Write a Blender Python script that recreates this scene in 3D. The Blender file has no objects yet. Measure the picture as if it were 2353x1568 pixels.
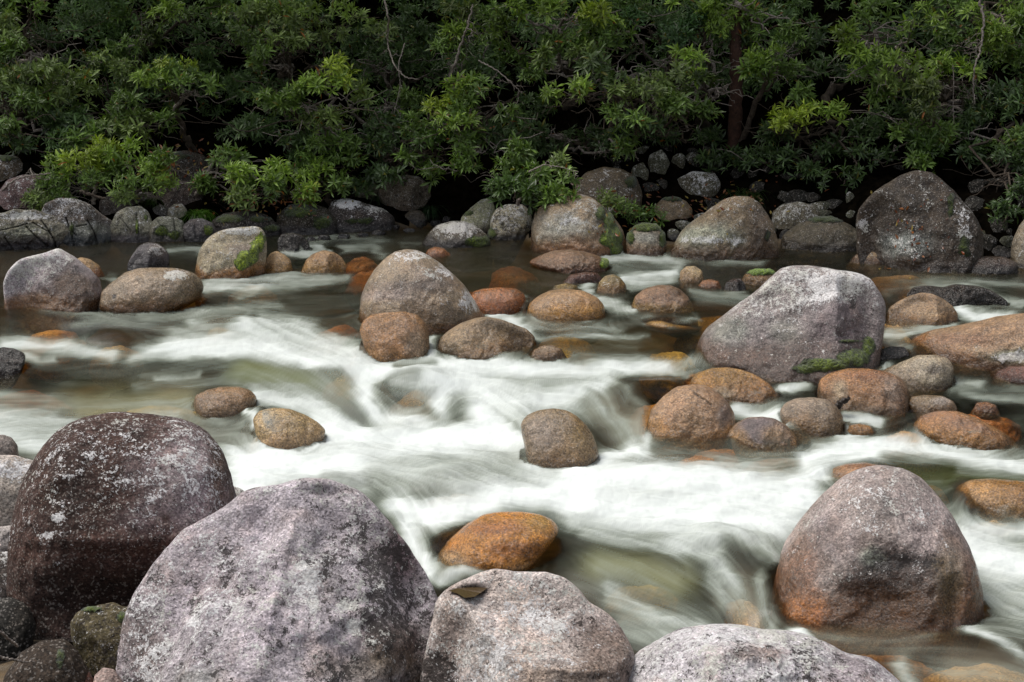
import bpy, math, random
import numpy as np
random.seed(7); rng = np.random.default_rng(7)
SC = bpy.context.scene; COL = SC.collection
# ---------------------------------------------------------------- camera geometry
H = 3.4; PITCH = math.radians(14); FPX = 3268.0; CX, CY = 1176.5, 784.0
CAM = np.array([0, 0, H])
FW = np.array([0, math.cos(PITCH), -math.sin(PITCH)]); UP = np.array([0, math.sin(PITCH), math.cos(PITCH)]); RT = np.array([1.0, 0, 0])
def ray(px, py):
    px = np.asarray(px, float); py = np.asarray(py, float)
    return FW + RT*((px-CX)/FPX)[..., None] + UP*((CY-py)/FPX)[..., None]
def proj(P):
    Q = P-CAM; d = np.maximum(Q@FW, 1e-3)
    return CX+FPX*(Q@RT)/d, CY-FPX*(Q@UP)/d
def sst(a, b, x):
    t = np.clip((x-a)/(b-a), 0, 1); return t*t*(3-2*t)
# ---------------------------------------------------------------- noise
_G = rng.normal(size=(256, 3)); _G /= np.linalg.norm(_G, axis=1)[:, None]
_PM = rng.permutation(256).astype(np.int32); _GX, _GY, _GZ = [np.ascontiguousarray(_G[:, i].astype(np.float32)) for i in range(3)]
def pnoise(P, seed=0):
    P = np.asarray(P, np.float32)+np.float32(seed*17.31 % 211); sh = P.shape[:-1]; P = P.reshape(-1, 3)
    I = np.floor(P).astype(np.int32); F = P-I; I &= 255
    u = F*F*F*(F*(F*6-15)+10); out = np.zeros(len(P), np.float32); X0, Y0, Z0 = I[:, 0], I[:, 1], I[:, 2]
    for dx in (0, 1):
        hx = _PM[(X0+dx) & 255]; wx = u[:, 0] if dx else 1-u[:, 0]; fx = F[:, 0]-dx
        for dy in (0, 1):
            hy = _PM[(hx+Y0+dy) & 255]; wy = wx*(u[:, 1] if dy else 1-u[:, 1]); fy = F[:, 1]-dy
            for dz in (0, 1):
                h = _PM[(hy+Z0+dz) & 255]
                out += (_GX[h]*fx+_GY[h]*fy+_GZ[h]*(F[:, 2]-dz))*(wy*(u[:, 2] if dz else 1-u[:, 2]))
    return (out*1.5).reshape(sh)
def fbm(P, o=4, seed=0, g=.5):
    a = 1; s = 0; P = np.asarray(P, np.float32)
    for i in range(o):
        s = s+a*pnoise(P, seed+i); P = P*2.03; a *= g
    return s
def segd(px, py, pts):
    best = np.full(px.shape, 1e9); tx = np.ones(px.shape); ty = np.zeros(px.shape)
    for (x0, y0), (x1, y1) in zip(pts[:-1], pts[1:]):
        dx, dy = x1-x0, y1-y0; L2 = dx*dx+dy*dy+1e-6
        t = np.clip(((px-x0)*dx+(py-y0)*dy)/L2, 0, 1); d = np.hypot(px-x0-t*dx, (py-y0-t*dy))
        b = d < best; best = np.where(b, d, best); l = math.sqrt(L2); tx = np.where(b, dx/l, tx); ty = np.where(b, dy/l, ty)
    return best, tx, ty
# ---------------------------------------------------------------- levels of the place
def W(x, y):                                   # mean water level: a pool above, rapids, a pool below
    x = np.asarray(x, float); y = np.asarray(y, float)
    return .28*sst(9.9, 12.4, y+.12*x)+.17*sst(7.3, 9.0, y-.1*x)
def at_level(px, py, S):                       # point of the surface S seen at a photo position
    d = ray(px, py); lo = np.full(d.shape[:-1], 3.0); hi = np.full(d.shape[:-1], 60.0)
    for _ in range(50):
        m = (lo+hi)/2; P = CAM+d*m[..., None]
        b = P[..., 2] > S(P[..., 0], P[..., 1]); lo = np.where(b, m, lo); hi = np.where(b, hi, m)
    return CAM+d*lo[..., None]
_bk = at_level(np.array([-400, 0, 250, 520, 760, 990, 1120, 1230, 1440, 1600, 1800, 1980, 2120, 2353, 2800.]),
               np.array([580, 575, 560, 545, 535, 520, 535, 560, 572, 560, 562, 575, 600, 615, 640.]), W)
def ybank(x): return np.interp(x, _bk[:, 0], _bk[:, 1])
def ground(x, y):
    x = np.asarray(x, float); y = np.asarray(y, float)
    P = np.stack([x, y, 0*x], -1)
    n = fbm(P*.9, 4, 3)
    bed = W(x, y)-.5+.12*n
    k = y-ybank(x)
    bank = .42+np.where(k < 4.4, .42*k, 1.85+1.3*(k-4.4))+.12*n*np.clip(1+k, 0, 3)
    bank = np.minimum(bank, 13+n)
    g = bed+(bank-bed)*sst(-.5, .15, k)
    near = sst(0, .8, 7.5-y-.95*(x+2.0))*sst(1.6, .2, x)
    g = g+(.02+.06*n-g)*near
    return np.maximum(g, np.where(y < -3.5, np.minimum(1.15*(-3.5-y)+.5*n-.5, 15+n), -9))  # unseen slope behind the camera, added to block low sky light
def surf(x, y): return np.maximum(W(x, y), ground(x, y))
# ---------------------------------------------------------------- object helpers
def tag(o, label=None, cat=None, group=None, kind=None):
    if label: o['label'] = label
    if cat: o['category'] = cat
    if group: o['group'] = group
    if kind: o['kind'] = kind
    return o
def mesh_obj(name, V, F, mat, attrs=None, parent=None, loc=(0, 0, 0), smooth=True, tris=None):
    """V (n,3) world, F (m,k) int array or list of arrays; one linked mesh object with its origin at loc"""
    me = bpy.data.meshes.new(name)
    Fs = F if isinstance(F, list) else [F]
    Fs = [f for f in Fs if len(f)]
    V = np.asarray(V, np.float32)-np.asarray(loc, np.float32)
    me.vertices.add(len(V)); me.vertices.foreach_set('co', V.ravel())
    idx = np.concatenate([f.ravel() for f in Fs]).astype(np.int32)
    cnt = np.concatenate([np.full(len(f), f.shape[1]) for f in Fs]).astype(np.int32)
    st = np.concatenate([[0], np.cumsum(cnt)[:-1]]).astype(np.int32)
    me.loops.add(len(idx)); me.loops.foreach_set('vertex_index', idx)
    me.polygons.add(len(cnt)); me.polygons.foreach_set('loop_start', st); me.polygons.foreach_set('loop_total', cnt)
    me.polygons.foreach_set('use_smooth', np.full(len(cnt), smooth))
    me.update(calc_edges=True); me.validate()
    for k, a in (attrs or {}).items():
        a = np.asarray(a, np.float32)
        if a.ndim == 1:
            t = me.attributes.new(k, 'FLOAT', 'POINT'); t.data.foreach_set('value', a)
        else:
            if a.shape[1] == 3: a = np.concatenate([a, np.ones((len(a), 1), np.float32)], 1)
            t = me.attributes.new(k, 'FLOAT_COLOR', 'POINT'); t.data.foreach_set('color', a.ravel())
    if mat: me.materials.append(mat)
    o = bpy.data.objects.new(name, me); COL.objects.link(o)
    if parent is not None:
        o.parent = parent; o.location = np.asarray(loc)-np.asarray(parent.location)
    else: o.location = loc
    return o
def empty(name, loc):
    o = bpy.data.objects.new(name, None); COL.objects.link(o); o.location = loc; o.empty_display_size = .1
    return o
# ---------------------------------------------------------------- materials
def new_mat(name):
    m = bpy.data.materials.new(name); m.use_nodes = True; nt = m.node_tree; nt.nodes.clear()
    return m, nt
class NT:
    def __init__(s, nt): s.t = nt
    def n(s, typ, **k):
        nd = s.t.nodes.new(typ); ins = k.pop('ins', {})
        for a, b in k.items(): setattr(nd, a, b)
        for a, b in ins.items():
            if isinstance(b, bpy.types.NodeSocket): s.t.links.new(b, nd.inputs[a])
            else: nd.inputs[a].default_value = b
        return nd
    def math(s, op, a, b=0., c=None, clamp=False):
        d = {0: a, 1: b}
        if c is not None: d[2] = c
        return s.n('ShaderNodeMath', operation=op, use_clamp=clamp, ins=d).outputs[0]
    def rng(s, v, a, b, c=0., d=1.):
        return s.n('ShaderNodeMapRange', ins={0: v, 1: a, 2: b, 3: c, 4: d}).outputs[0]
    def mix(s, f, a, b, blend='MIX'):
        nd = s.n('ShaderNodeMix', data_type='RGBA', blend_type=blend, ins={0: f, 6: a, 7: b}); return nd.outputs[2]
    def noise(s, v, sc, det=4., ro=.6, dist=0.):
        return s.n('ShaderNodeTexNoise', ins={'Vector': v, 'Scale': sc, 'Detail': det, 'Roughness': ro, 'Distortion': dist}).outputs[0]
    def attr(s, name): return s.n('ShaderNodeAttribute', attribute_name=name)
def rock_material():
    m, nt = new_mat('granite'); N = NT(nt)
    co = N.n('ShaderNodeTexCoord').outputs['Object']; rnd = N.n('ShaderNodeObjectInfo').outputs['Random']
    off = N.n('ShaderNodeCombineXYZ', ins={0: N.math('MULTIPLY', rnd, 31.), 1: N.math('MULTIPLY', rnd, 57.), 2: N.math('MULTIPLY', rnd, 13.)}).outputs[0]
    v = N.n('ShaderNodeVectorMath', operation='ADD', ins={0: co, 1: off}).outputs[0]
    col = N.attr('col').outputs['Color']; ms = N.n('ShaderNodeSeparateColor', ins={0: N.attr('msk').outputs['Color']}).outputs
    lich, dark, wet = ms[0], ms[1], ms[2]
    # crystals
    vor = N.n('ShaderNodeTexVoronoi', ins={'Vector': v, 'Scale': 105.}); vg = N.n('ShaderNodeSeparateColor', ins={0: vor.outputs['Color']}).outputs
    g1 = N.noise(v, 75., 3., .6); g2 = N.noise(v, 16., 6., .7); g3 = N.noise(v, 3.2, 5., .6)
    gr = N.math('MULTIPLY', N.rng(g1, .3, .7, .55, 1.45), N.rng(g2, .3, .7, .62, 1.38))
    gr = N.math('MULTIPLY', gr, N.rng(g3, .3, .7, .72, 1.28))
    gr = N.math('MULTIPLY', gr, N.rng(vg[0], 0., 1., .68, 1.32))
    c = N.mix(1., col, N.n('ShaderNodeCombineColor', ins={0: gr, 1: gr, 2: gr}).outputs[0], 'MULTIPLY')
    spk = N.rng(vg[1], .86, .9); c = N.mix(N.math('MULTIPLY', spk, .5), c, N.mix(1., c, (.25, .22, .22, 1), 'MULTIPLY'))
    spw = N.rng(vg[2], .84, .9); c = N.mix(N.math('MULTIPLY', spw, N.rng(wet, 0., 1., .3, .12)), c, (.5, .46, .42, 1))
    # mineral / algae drift of hue
    hn = N.noise(v, 5., 4., .6); c = N.mix(N.rng(hn, .5, .75, 0., .45), c, N.mix(1., c, (1.15, .92, .72, 1), 'MULTIPLY'))
    # dark crust and pale lichen crust: broken specks, never a flat coat
    def crust(s1, s2, s3, amt, lo):
        a = N.math('MULTIPLY', N.math('SUBTRACT', N.noise(v, s1, 8., .72), .5), 1.1)
        b_ = N.math('MULTIPLY', N.math('SUBTRACT', N.noise(v, s2, 5., .72), .5), 1.15)
        c_ = N.math('MULTIPLY', N.math('SUBTRACT', N.noise(v, s3, 2., .6), .5), .75)
        t = N.math('ADD', N.math('ADD', N.math('ADD', a, b_), c_), N.math('MULTIPLY', amt, .46))
        return N.math('MULTIPLY', N.rng(t, lo, lo+.03), N.rng(amt, 0., .08, 0., 1.))
    dm = N.math('MULTIPLY', crust(7., 24., 75., dark, .25), .88); c = N.mix(dm, c, (.024, .018, .016, 1))
    lm = N.math('MULTIPLY', crust(9., 34., 100., lich, .285), .92)
    lc = N.mix(N.rng(N.noise(v, 3., 3.), .45, .62, 0., .6), (.80, .79, .79, 1), (.55, .55, .46, 1)); lc = N.mix(N.rng(g1, .35, .6), N.mix(1., lc, (.55, .52, .52, 1), 'MULTIPLY'), lc)
    c = N.mix(lm, c, lc); c = N.mix(N.rng(wet, .45, 1., 0., .6), c, N.mix(1., c, (.78, .73, .66, 1), 'MULTIPLY'))
    ro = N.math('ADD', N.math('MULTIPLY', N.math('ADD', N.rng(wet, 0., 1., .85, .12), 0.), 1.), N.math('MULTIPLY', lm, .15), clamp=True)
    hgt = N.math('ADD', N.math('ADD', N.math('MULTIPLY', N.noise(v, 9., 10., .68), 1.6), N.math('MULTIPLY', g1, .22)), N.math('MULTIPLY', lm, .12))
    hgt = N.math('ADD', hgt, N.math('MULTIPLY', N.noise(v, 28., 6., .7), .45))
    b = N.n('ShaderNodeBump', ins={'Strength': .7, 'Distance': N.rng(N.attr('rug').outputs['Fac'], 0., 1., .014, .065), 'Height': hgt}).outputs[0]
    p = N.n('ShaderNodeBsdfPrincipled', ins={'Base Color': c, 'Roughness': ro, 'Normal': b, 'Specular IOR Level': N.rng(wet, .2, .8, .16, .6)})
    o = N.n('ShaderNodeOutputMaterial', ins={0: p.outputs[0]}); return m
def moss_material():
    m, nt = new_mat('moss'); N = NT(nt); v = N.n('ShaderNodeTexCoord').outputs['Object']
    a = N.noise(v, 48., 5., .75); b = N.noise(v, 9., 4.)
    c = N.mix(N.rng(a, .42, .60), (.012, .022, .003, 1), (.20, .28, .014, 1)); c = N.mix(N.rng(b, .35, .65, 0, .7), c, (.08, .11, .01, 1))
    c = N.mix(1., c, N.attr('tone').outputs['Color'], 'MULTIPLY')
    bu = N.n('ShaderNodeBump', ins={'Strength': 1., 'Distance': .03, 'Height': a}).outputs[0]
    p = N.n('ShaderNodeBsdfPrincipled', ins={'Base Color': c, 'Roughness': .9, 'Normal': bu, 'Specular IOR Level': .2, 'Sheen Weight': .3})
    N.n('ShaderNodeOutputMaterial', ins={0: p.outputs[0]}); return m
def leaf_material():
    m, nt = new_mat('leaf'); N = NT(nt)
    c = N.attr('lcol').outputs['Color']
    p = N.n('ShaderNodeBsdfPrincipled', ins={'Base Color': c, 'Roughness': .33, 'Specular IOR Level': .42})
    t = N.n('ShaderNodeBsdfTranslucent', ins={'Color': N.mix(1., c, (1.3, 1.5, .5, 1), 'MULTIPLY')})
    mx = N.n('ShaderNodeMixShader', ins={0: .22, 1: p.outputs[0], 2: t.outputs[0]})
    N.n('ShaderNodeOutputMaterial', ins={0: mx.outputs[0]}); return m
def simple_material(name, c1, c2, sc=20., ro=.8, bump=.4, spec=.4):
    m, nt = new_mat(name); N = NT(nt); v = N.n('ShaderNodeTexCoord').outputs['Object']
    a = N.noise(v, sc, 6., .65); c = N.mix(N.rng(a, .35, .65), (*c1, 1), (*c2, 1))
    bu = N.n('ShaderNodeBump', ins={'Strength': bump, 'Distance': .02, 'Height': a}).outputs[0]
    p = N.n('ShaderNodeBsdfPrincipled', ins={'Base Color': c, 'Roughness': ro, 'Normal': bu, 'Specular IOR Level': spec})
    N.n('ShaderNodeOutputMaterial', ins={0: p.outputs[0]}); return m
def water_material():
    m, nt = new_mat('water'); N = NT(nt)
    wc = N.attr('wcol').outputs['Color']; tr = N.attr('wtrans').outputs['Color']
    s = N.n('ShaderNodeSeparateColor', ins={0: N.attr('wmask').outputs['Color']}).outputs     # opacity, foam, fine streaks
    v = N.n('ShaderNodeTexCoord').outputs['Object']
    mp = N.n('ShaderNodeMapping', ins={0: v, 3: (1., 2.6, 1.)}).outputs[0]
    rip = N.noise(mp, 9., 5., .6, 1.2)
    bu = N.n('ShaderNodeBump', ins={'Strength': .12, 'Distance': .02, 'Height': N.math('ADD', rip, s[2])}).outputs[0]
    d = N.n('ShaderNodeBsdfDiffuse', ins={0: wc}); t = N.n('ShaderNodeBsdfTransparent', ins={0: tr})
    g = N.n('ShaderNodeBsdfGlossy', ins={0: (1, 1, 1, 1), 1: .24, 'Normal': bu})
    b = N.n('ShaderNodeMixShader', ins={0: s[0], 1: t.outputs[0], 2: d.outputs[0]})
    fr = N.n('ShaderNodeFresnel', ins={0: 1.33, 1: bu}).outputs[0]
    f = N.math('MULTIPLY', N.math('MULTIPLY', fr, N.attr('wgl').outputs['Fac']), N.rng(s[1], .1, .8, .45, .06))
    o = N.n('ShaderNodeMixShader', ins={0: f, 1: b.outputs[0], 2: g.outputs[0]})
    N.n('ShaderNodeOutputMaterial', ins={0: o.outputs[0]}); return m
M_ROCK = rock_material(); M_MOSS = moss_material(); M_LEAF = leaf_material(); M_WATER = water_material()
M_GROUND = simple_material('river_bed', (.035, .026, .016), (.11, .075, .04), 7., .7)
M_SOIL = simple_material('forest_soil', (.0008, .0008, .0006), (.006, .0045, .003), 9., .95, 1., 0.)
M_BARK = simple_material('bark', (.035, .024, .016), (.10, .075, .055), 30., .85)
M_RED = simple_material('red_bark', (.03, .015, .01), (.09, .04, .026), 25., .85)
M_PALE = simple_material('pale_bark', (.10, .075, .06), (.38, .33, .29), 45., .8)
M_WOOD = simple_material('wet_wood', (.012, .008, .006), (.03, .02, .015), 40., .35)
# ---------------------------------------------------------------- boulders
HEIGHTS = []                                    # every rock's surface, for the depth of water over it
FOOT = []                                       # waterline ellipses that part the current
def ray_poly(pts, n):
    P = np.array(pts, float); Q = np.roll(P, -1, 0)
    T = np.linspace(0, 1, 24, endpoint=False)[None, :, None]
    return (P[:, None]*(1-T)+Q[:, None]*T).reshape(-1, 2)
def gsm(r, sig):                                # periodic gaussian smoothing, sig in samples
    n = len(r); k = np.fft.rfftfreq(n)*n
    return np.fft.irfft(np.fft.rfft(r)*np.exp(-.5*(2*math.pi*k*sig/n)**2), n)
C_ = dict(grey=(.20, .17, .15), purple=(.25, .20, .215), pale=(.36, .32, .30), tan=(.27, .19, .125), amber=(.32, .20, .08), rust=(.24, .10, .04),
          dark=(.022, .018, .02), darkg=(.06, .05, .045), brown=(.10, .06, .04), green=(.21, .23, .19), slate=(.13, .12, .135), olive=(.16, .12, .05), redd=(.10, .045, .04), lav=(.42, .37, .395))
def rock(name, label, cat, outline, yb, top='grey', low='tan', D=.75, band=.12, lich=0., dark=0., wet=.25, facets=0, na=1., seed=None,
         blobs=(), dents=(), moss=(), ext=None, res=1., group=None, S=None, sq=.82, foot=True, pole=.16, mosstone=(1, 1, 1), k0=None, cracks=(), warm=1):
    seed = seed if seed is not None else int(abs(outline[0][0]*3+outline[1][1]*7)) % 991
    R = np.random.default_rng(seed)
    S = S or surf; ext = ext if ext is not None else (.95 if foot and max(q_[0] for q_ in outline)-min(q_[0] for q_ in outline) < 215 else .4)
    o = np.array(outline, float); top_y = o[:, 1].min(); h = yb-top_y
    ym = yb-.42*h; new_b = yb+ext*h; cur_b = o[:, 1].max()
    if cur_b > ym: 
        lo = o[:, 1] > ym; o[lo, 1] = ym+(o[lo, 1]-ym)*(new_b-ym)/max(cur_b-ym, 1.)
    P = ray_poly(o, 0)
    c = np.array([(o[:, 0].min()+o[:, 0].max())/2, (o[:, 1].min()+o[:, 1].max())/2])
    a = np.cross(P, np.roll(P, -1, 0)); cc = ((P+np.roll(P, -1, 0))*a[:, None]).sum(0)/(3*a.sum()); c = cc
    w = o[:, 0].max()-o[:, 0].min()
    n = int(np.clip(w*.75*res, 72, 440)); n -= n % 4; m = n//2
    d = P-c; th = np.arctan2(-d[:, 1], d[:, 0]); rr = np.hypot(d[:, 0], d[:, 1]); s = np.argsort(th)
    tg = np.arange(n)/n*2*math.pi-math.pi
    r = np.interp(tg, th[s], rr[s], period=2*math.pi); r = gsm(r, n/140.)
    rs = gsm(r, n/9.)
    ph = np.linspace(-math.pi/2, math.pi/2, m+1)
    sp = np.sin(ph)[:, None]; cp = np.cos(ph)[:, None]
    wS = (np.abs(sp)**2.5); rad = r[None]*(1-wS)+rs[None]*wS
    q = np.clip(cp, 0, 1)**sq
    X = rad*q*np.cos(tg)[None]; Y = rad*q*np.sin(tg)[None]
    hx = w/2; Zf = np.sign(sp)*np.abs(sp)**.92*D*hx*np.ones_like(X)
    Y = Y-pole*h*np.clip(sp, 0, 1)**1.5
    # object space of unit px at distance 1
    d0 = ray(c[0], c[1]); dn = d0/np.linalg.norm(d0); ux = np.cross(dn, [0, 0, 1]); ux /= np.linalg.norm(ux); uy = np.cross(ux, dn)
    L = np.linalg.norm(d0)
    V = (X[..., None]*ux+Y[..., None]*uy-Zf[..., None]*dn)*(L/FPX)
    V = V.reshape(-1, 3); unit = V/np.linalg.norm(V, axis=1)[:, None]; rho = min(hx, h*.7)*L/FPX
    front = np.clip(sp, 0, 1)*np.ones_like(X); front = front.ravel()
    # facets cut on the viewer's side and above
    for k in range(facets):
        nn = R.normal(size=3); nn[1] = -abs(nn[1])-.3; nn[2] = abs(nn[2])*.8; nn /= np.linalg.norm(nn)
        dd = V@nn; cut = dd.max()*R.uniform(.60, .80); e = np.maximum(0, dd-cut); V = V-nn*(e*.9*sst(.05, .5, front))[:, None]
    Q = V/rho
    dsp = .075*fbm(Q*1.1, 2, seed)+.035*fbm(Q*3.1, 3, seed+9)+.010*fbm(Q*9, 3, seed+21)
    rdg = 1-np.abs(fbm(Q*1.7, 3, seed+40)); dsp = (dsp+.05*(rdg-.75))*(.22+.78*np.clip(front*1.6, 0, 1))
    V = V+unit*(dsp*rho*na)[:, None]
    u_px = np.array([c[0], c[1]])
    base = dn*1.0/ (dn@FW)                        # unit-depth centre
    def place(sv): return CAM+(base+V)*sv
    px, py = proj(place(10.))
    for (bx, by, rx, ry, dep) in dents:
        g = np.exp(-(((px-bx)/rx)**2+((py-by)/ry)**2))*sst(0., .3, front)
        V = V+dn*(g*dep*rho)[:, None]
    px, py = proj(place(10.)); ck = np.zeros(len(px))
    for (cw, cd, pl) in cracks:
        d_, _, _ = segd(px+4*pnoise(V*14, 7), py+4*pnoise(V*14, 8), pl); g = np.exp(-(d_/cw)**2)*sst(0., .25, front); V = V+dn*(g*cd*rho)[:, None]; ck = np.maximum(ck, np.exp(-(d_/(cw*.8))**2)*sst(0., .25, front))
    px, py = proj(place(10.))
    if k0 is not None: sv = k0
    else:
        lo_, hi_ = 3.5, 40.
        for _ in range(26):
            mid = (lo_+hi_)/2; A = place(mid); up = (A[:, 2] > S(A[:, 0], A[:, 1])) & (front > 0)
            v = py[up].max() if up.any() else -1e9
            if v > yb: lo_ = mid
            else: hi_ = mid
        sv = (lo_+hi_)/2
    A = place(sv); loc = CAM+base*sv
    # colours
    hw = A[:, 2]-(W(A[:, 0], A[:, 1]) if S is surf else A[:, 2].min())
    hb = band*(1+.9*fbm(A*2.2, 3, seed+5))
    t = sst(.25, 1.15, hw/np.maximum(hb, .02))[:, None]
    col = np.array(C_[low] if isinstance(low, str) else low)*(1-t)+np.array(C_[top] if isinstance(top, str) else top)*t
    if foot and warm: col = col*np.array([1.16, 1.06, .80])
    if foot: wet = min(wet+.3, 1.)
    if S is surf: col = col*(1-.5*np.exp(-(np.clip(hw, 0, 9)/.05)**2))[:, None]
    nz = unit[:, 2]
    vv = np.array([1, .9, 1.05])*(.16*fbm(A*3, 3, seed+66))[:, None]; col = col*(1+vv)
    li = lich*(.5+.6*np.clip(nz, 0, 1))*t[:, 0]+0*nz; dk = dark*np.ones(len(A))*t[:, 0]; we = np.full(len(A), wet)+(.55*(1-t[:, 0]))+(.5*np.exp(-(np.clip(hw, 0, 9)/.06)**2) if foot else 0)
    wn = fbm(A*5, 3, seed+77)
    for b in blobs:                               # (px, py, rx, ry, channel, value)
        g = np.exp(-(((px-b[0])/b[2])**2+((py-b[1])/b[3])**2)**1.4*(1+.9*wn)); g = np.clip(g*1.15, 0, 1)
        if b[4] == 'lich': li = li*(1-g)+b[5]*g
        elif b[4] == 'dark': dk = dk*(1-g)+b[5]*g
        elif b[4] == 'wet': we = we*(1-g)+b[5]*g
        else:
            tc = np.array(C_[b[4]]) if isinstance(b[4], str) else np.array(b[4]); col = col*(1-(g*b[5])[:, None])+tc*(g*b[5])[:, None]
    col = col*(1-.7*ck)[:, None]; li = li*(1-ck)
    msk = np.stack([li, dk, we], 1).clip(0, 1.5)
    i = np.arange(m)[:, None]; j = np.arange(n)[None]; a0 = i*n+j; a1 = i*n+(j+1) % n
    F = np.stack([a0, a1, a1+n, a0+n], -1).reshape(-1, 4)
    F = F[:, ::-1] if True else F
    ob = mesh_obj(name, A, F, M_ROCK, dict(col=col.clip(.004, .9), msk=msk, rug=np.full(len(A), min(1., na*.42+(.45 if (w > 400 and not foot) else 0.)))), loc=tuple(loc))
    tag(ob, label, cat, group)
    HEIGHTS.append(A)
    if foot and S is surf:
        FOOT.append((c[0], yb-.12*h-4, w*.5, max(.16*w, 10.)))
    if moss:
        mm = np.zeros(len(A))
        for b in moss: mm = np.maximum(mm, np.exp(-(((px-b[0])/b[2])**2+((py-b[1])/b[3])**2)*.8)*(b[4] if len(b) > 4 else 1))
        mm = mm*1.1+.22*fbm(A*9, 4, seed+31); mm[front < .01] = 0
        ok = mm > .5; fk = np.where(ok[F].all(1))[0]
        if len(fk) > 6:
            nrm = np.zeros_like(A); e1 = A[F[:, 1]]-A[F[:, 0]]; e2 = A[F[:, 3]]-A[F[:, 0]]; fn = np.cross(e1, e2)
            for kx in range(4): np.add.at(nrm, F[:, kx], fn)
            nrm /= np.linalg.norm(nrm, axis=1)[:, None]+1e-9
            if (nrm*unit).sum() < 0: nrm = -nrm
            par = {}
            def find(a):
                while par.setdefault(a, a) != a: par[a] = par[par[a]]; a = par[a]
                return a
            for f in F[fk].tolist():
                ra_ = find(f[0])
                for q_ in f[1:]: par[find(q_)] = ra_
            root_ = np.array([find(int(a)) for a in F[fk][:, 0]]); us_, ct = np.unique(root_, return_counts=True)
            for u_ in us_[ct >= max(12, .12*ct.max())]:
                FF = F[fk[root_ == u_]]; ids, inv = np.unique(FF, return_inverse=True); FF = inv.reshape(-1, 4)
                th_ = .003+.018*sst(.5, .95, mm[ids])+.006*pnoise(A[ids]*34, 3)+.007*pnoise(A[ids]*80, 8)
                B = A[ids]+nrm[ids]*(th_*min(1, sv/9))[:, None]
                tone = np.array(mosstone)*1.55*np.ones((len(B), 1))*(1+.5*fbm(B*5, 2, 4))[:, None]*(.3+.7*sst(.5, .85, mm[ids]))[:, None]
                mesh_obj('moss', B, FF, M_MOSS, dict(tone=tone.clip(.1, 3.)), parent=ob, loc=tuple(loc))
    return ob
B_ = 'boulder'
exec_rocks = True
# ---- foreground
rock(B_, 'huge round dark brown boulder with white lichen specks behind the big lavender one, lower left', 'boulder',
     [(36, 1330), (45, 1230), (62, 1150), (85, 1085), (120, 1030), (165, 985), (220, 963), (290, 957), (365, 968), (430, 985), (480, 1020), (508, 1060), (520, 1100), (528, 1150), (545, 1200), (545, 1280), (480, 1420), (330, 1500), (200, 1500), (110, 1450), (60, 1400)],
     1480, top=(.075, .043, .036), low=(.055, .033, .027), lich=.36, dark=.1, D=.85, band=.05, ext=.1, foot=False, wet=.1, na=.8,
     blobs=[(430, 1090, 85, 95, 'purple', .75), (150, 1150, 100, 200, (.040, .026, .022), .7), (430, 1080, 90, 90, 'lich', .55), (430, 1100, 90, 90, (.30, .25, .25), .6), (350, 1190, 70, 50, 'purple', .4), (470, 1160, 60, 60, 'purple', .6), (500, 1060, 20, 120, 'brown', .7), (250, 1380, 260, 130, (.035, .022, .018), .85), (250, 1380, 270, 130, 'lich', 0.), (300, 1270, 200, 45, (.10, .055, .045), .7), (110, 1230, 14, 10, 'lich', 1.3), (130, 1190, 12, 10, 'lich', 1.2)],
     dents=[(300, 1400, 230, 110, .35), (330, 1245, 200, 20, -.04)])
rock(B_, 'largest lavender grey boulder crusted with white and black lichen, front left', 'boulder',
     [(280, 1568), (285, 1480), (318, 1385), (340, 1335), (370, 1290), (440, 1210), (500, 1180), (535, 1158), (570, 1132), (610, 1124), (665, 1126), (700, 1112), (750, 1114), (800, 1132), (838, 1152), (870, 1190), (900, 1232), (925, 1275), (945, 1312), (970, 1358), (995, 1405), (1009, 1445), (1000, 1490), (975, 1535), (930, 1600), (850, 1680), (600, 1730), (350, 1700), (290, 1640)],
     1700, top='lav', low='purple', lich=.46, dark=.26, D=.8, band=.05, ext=.1, foot=False, na=1.15, facets=4, wet=.45,
     blobs=[(800, 1220, 40, 60, 'dark', .85), (790, 1280, 60, 90, 'dark', .55), (880, 1310, 50, 90, 'dark', .85), (860, 1420, 90, 60, 'dark', .8), (900, 1480, 80, 60, 'brown', .8), (850, 1540, 90, 40, 'olive', .5), (930, 1260, 40, 80, (.25, .17, .18), .8), (930, 1280, 40, 90, 'lich', .1), (640, 1190, 120, 60, 'lich', .15), (600, 1180, 160, 70, 'dark', .0), (700, 1350, 50, 60, 'lich', .7), (712, 1330, 12, 22, 'lich', 1.4), (722, 1385, 9, 22, 'lich', 1.3), (795, 1395, 22, 14, 'lich', 1.2), (812, 1440, 18, 20, 'lich', 1.3), (690, 1300, 12, 9, 'lich', 1.3), (450, 1430, 16, 16, 'lich', 1.3), (850, 1400, 18, 40, 'dark', .9), (520, 1400, 70, 50, 'lich', .65), (330, 1480, 50, 90, 'brown', .6), (350, 1450, 50, 110, 'lich', .7), (450, 1390, 16, 60, 'dark', .8), (520, 1290, 22, 40, 'dark', .7), (450, 1560, 60, 30, 'green', .5), (800, 1560, 100, 30, 'dark', .6)],  # right facet tinted darker, its shade painted into the stone
     dents=[(760, 1130, 60, 20, .05), (600, 1250, 40, 90, .04), (960, 1350, 60, 150, .12)])
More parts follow.
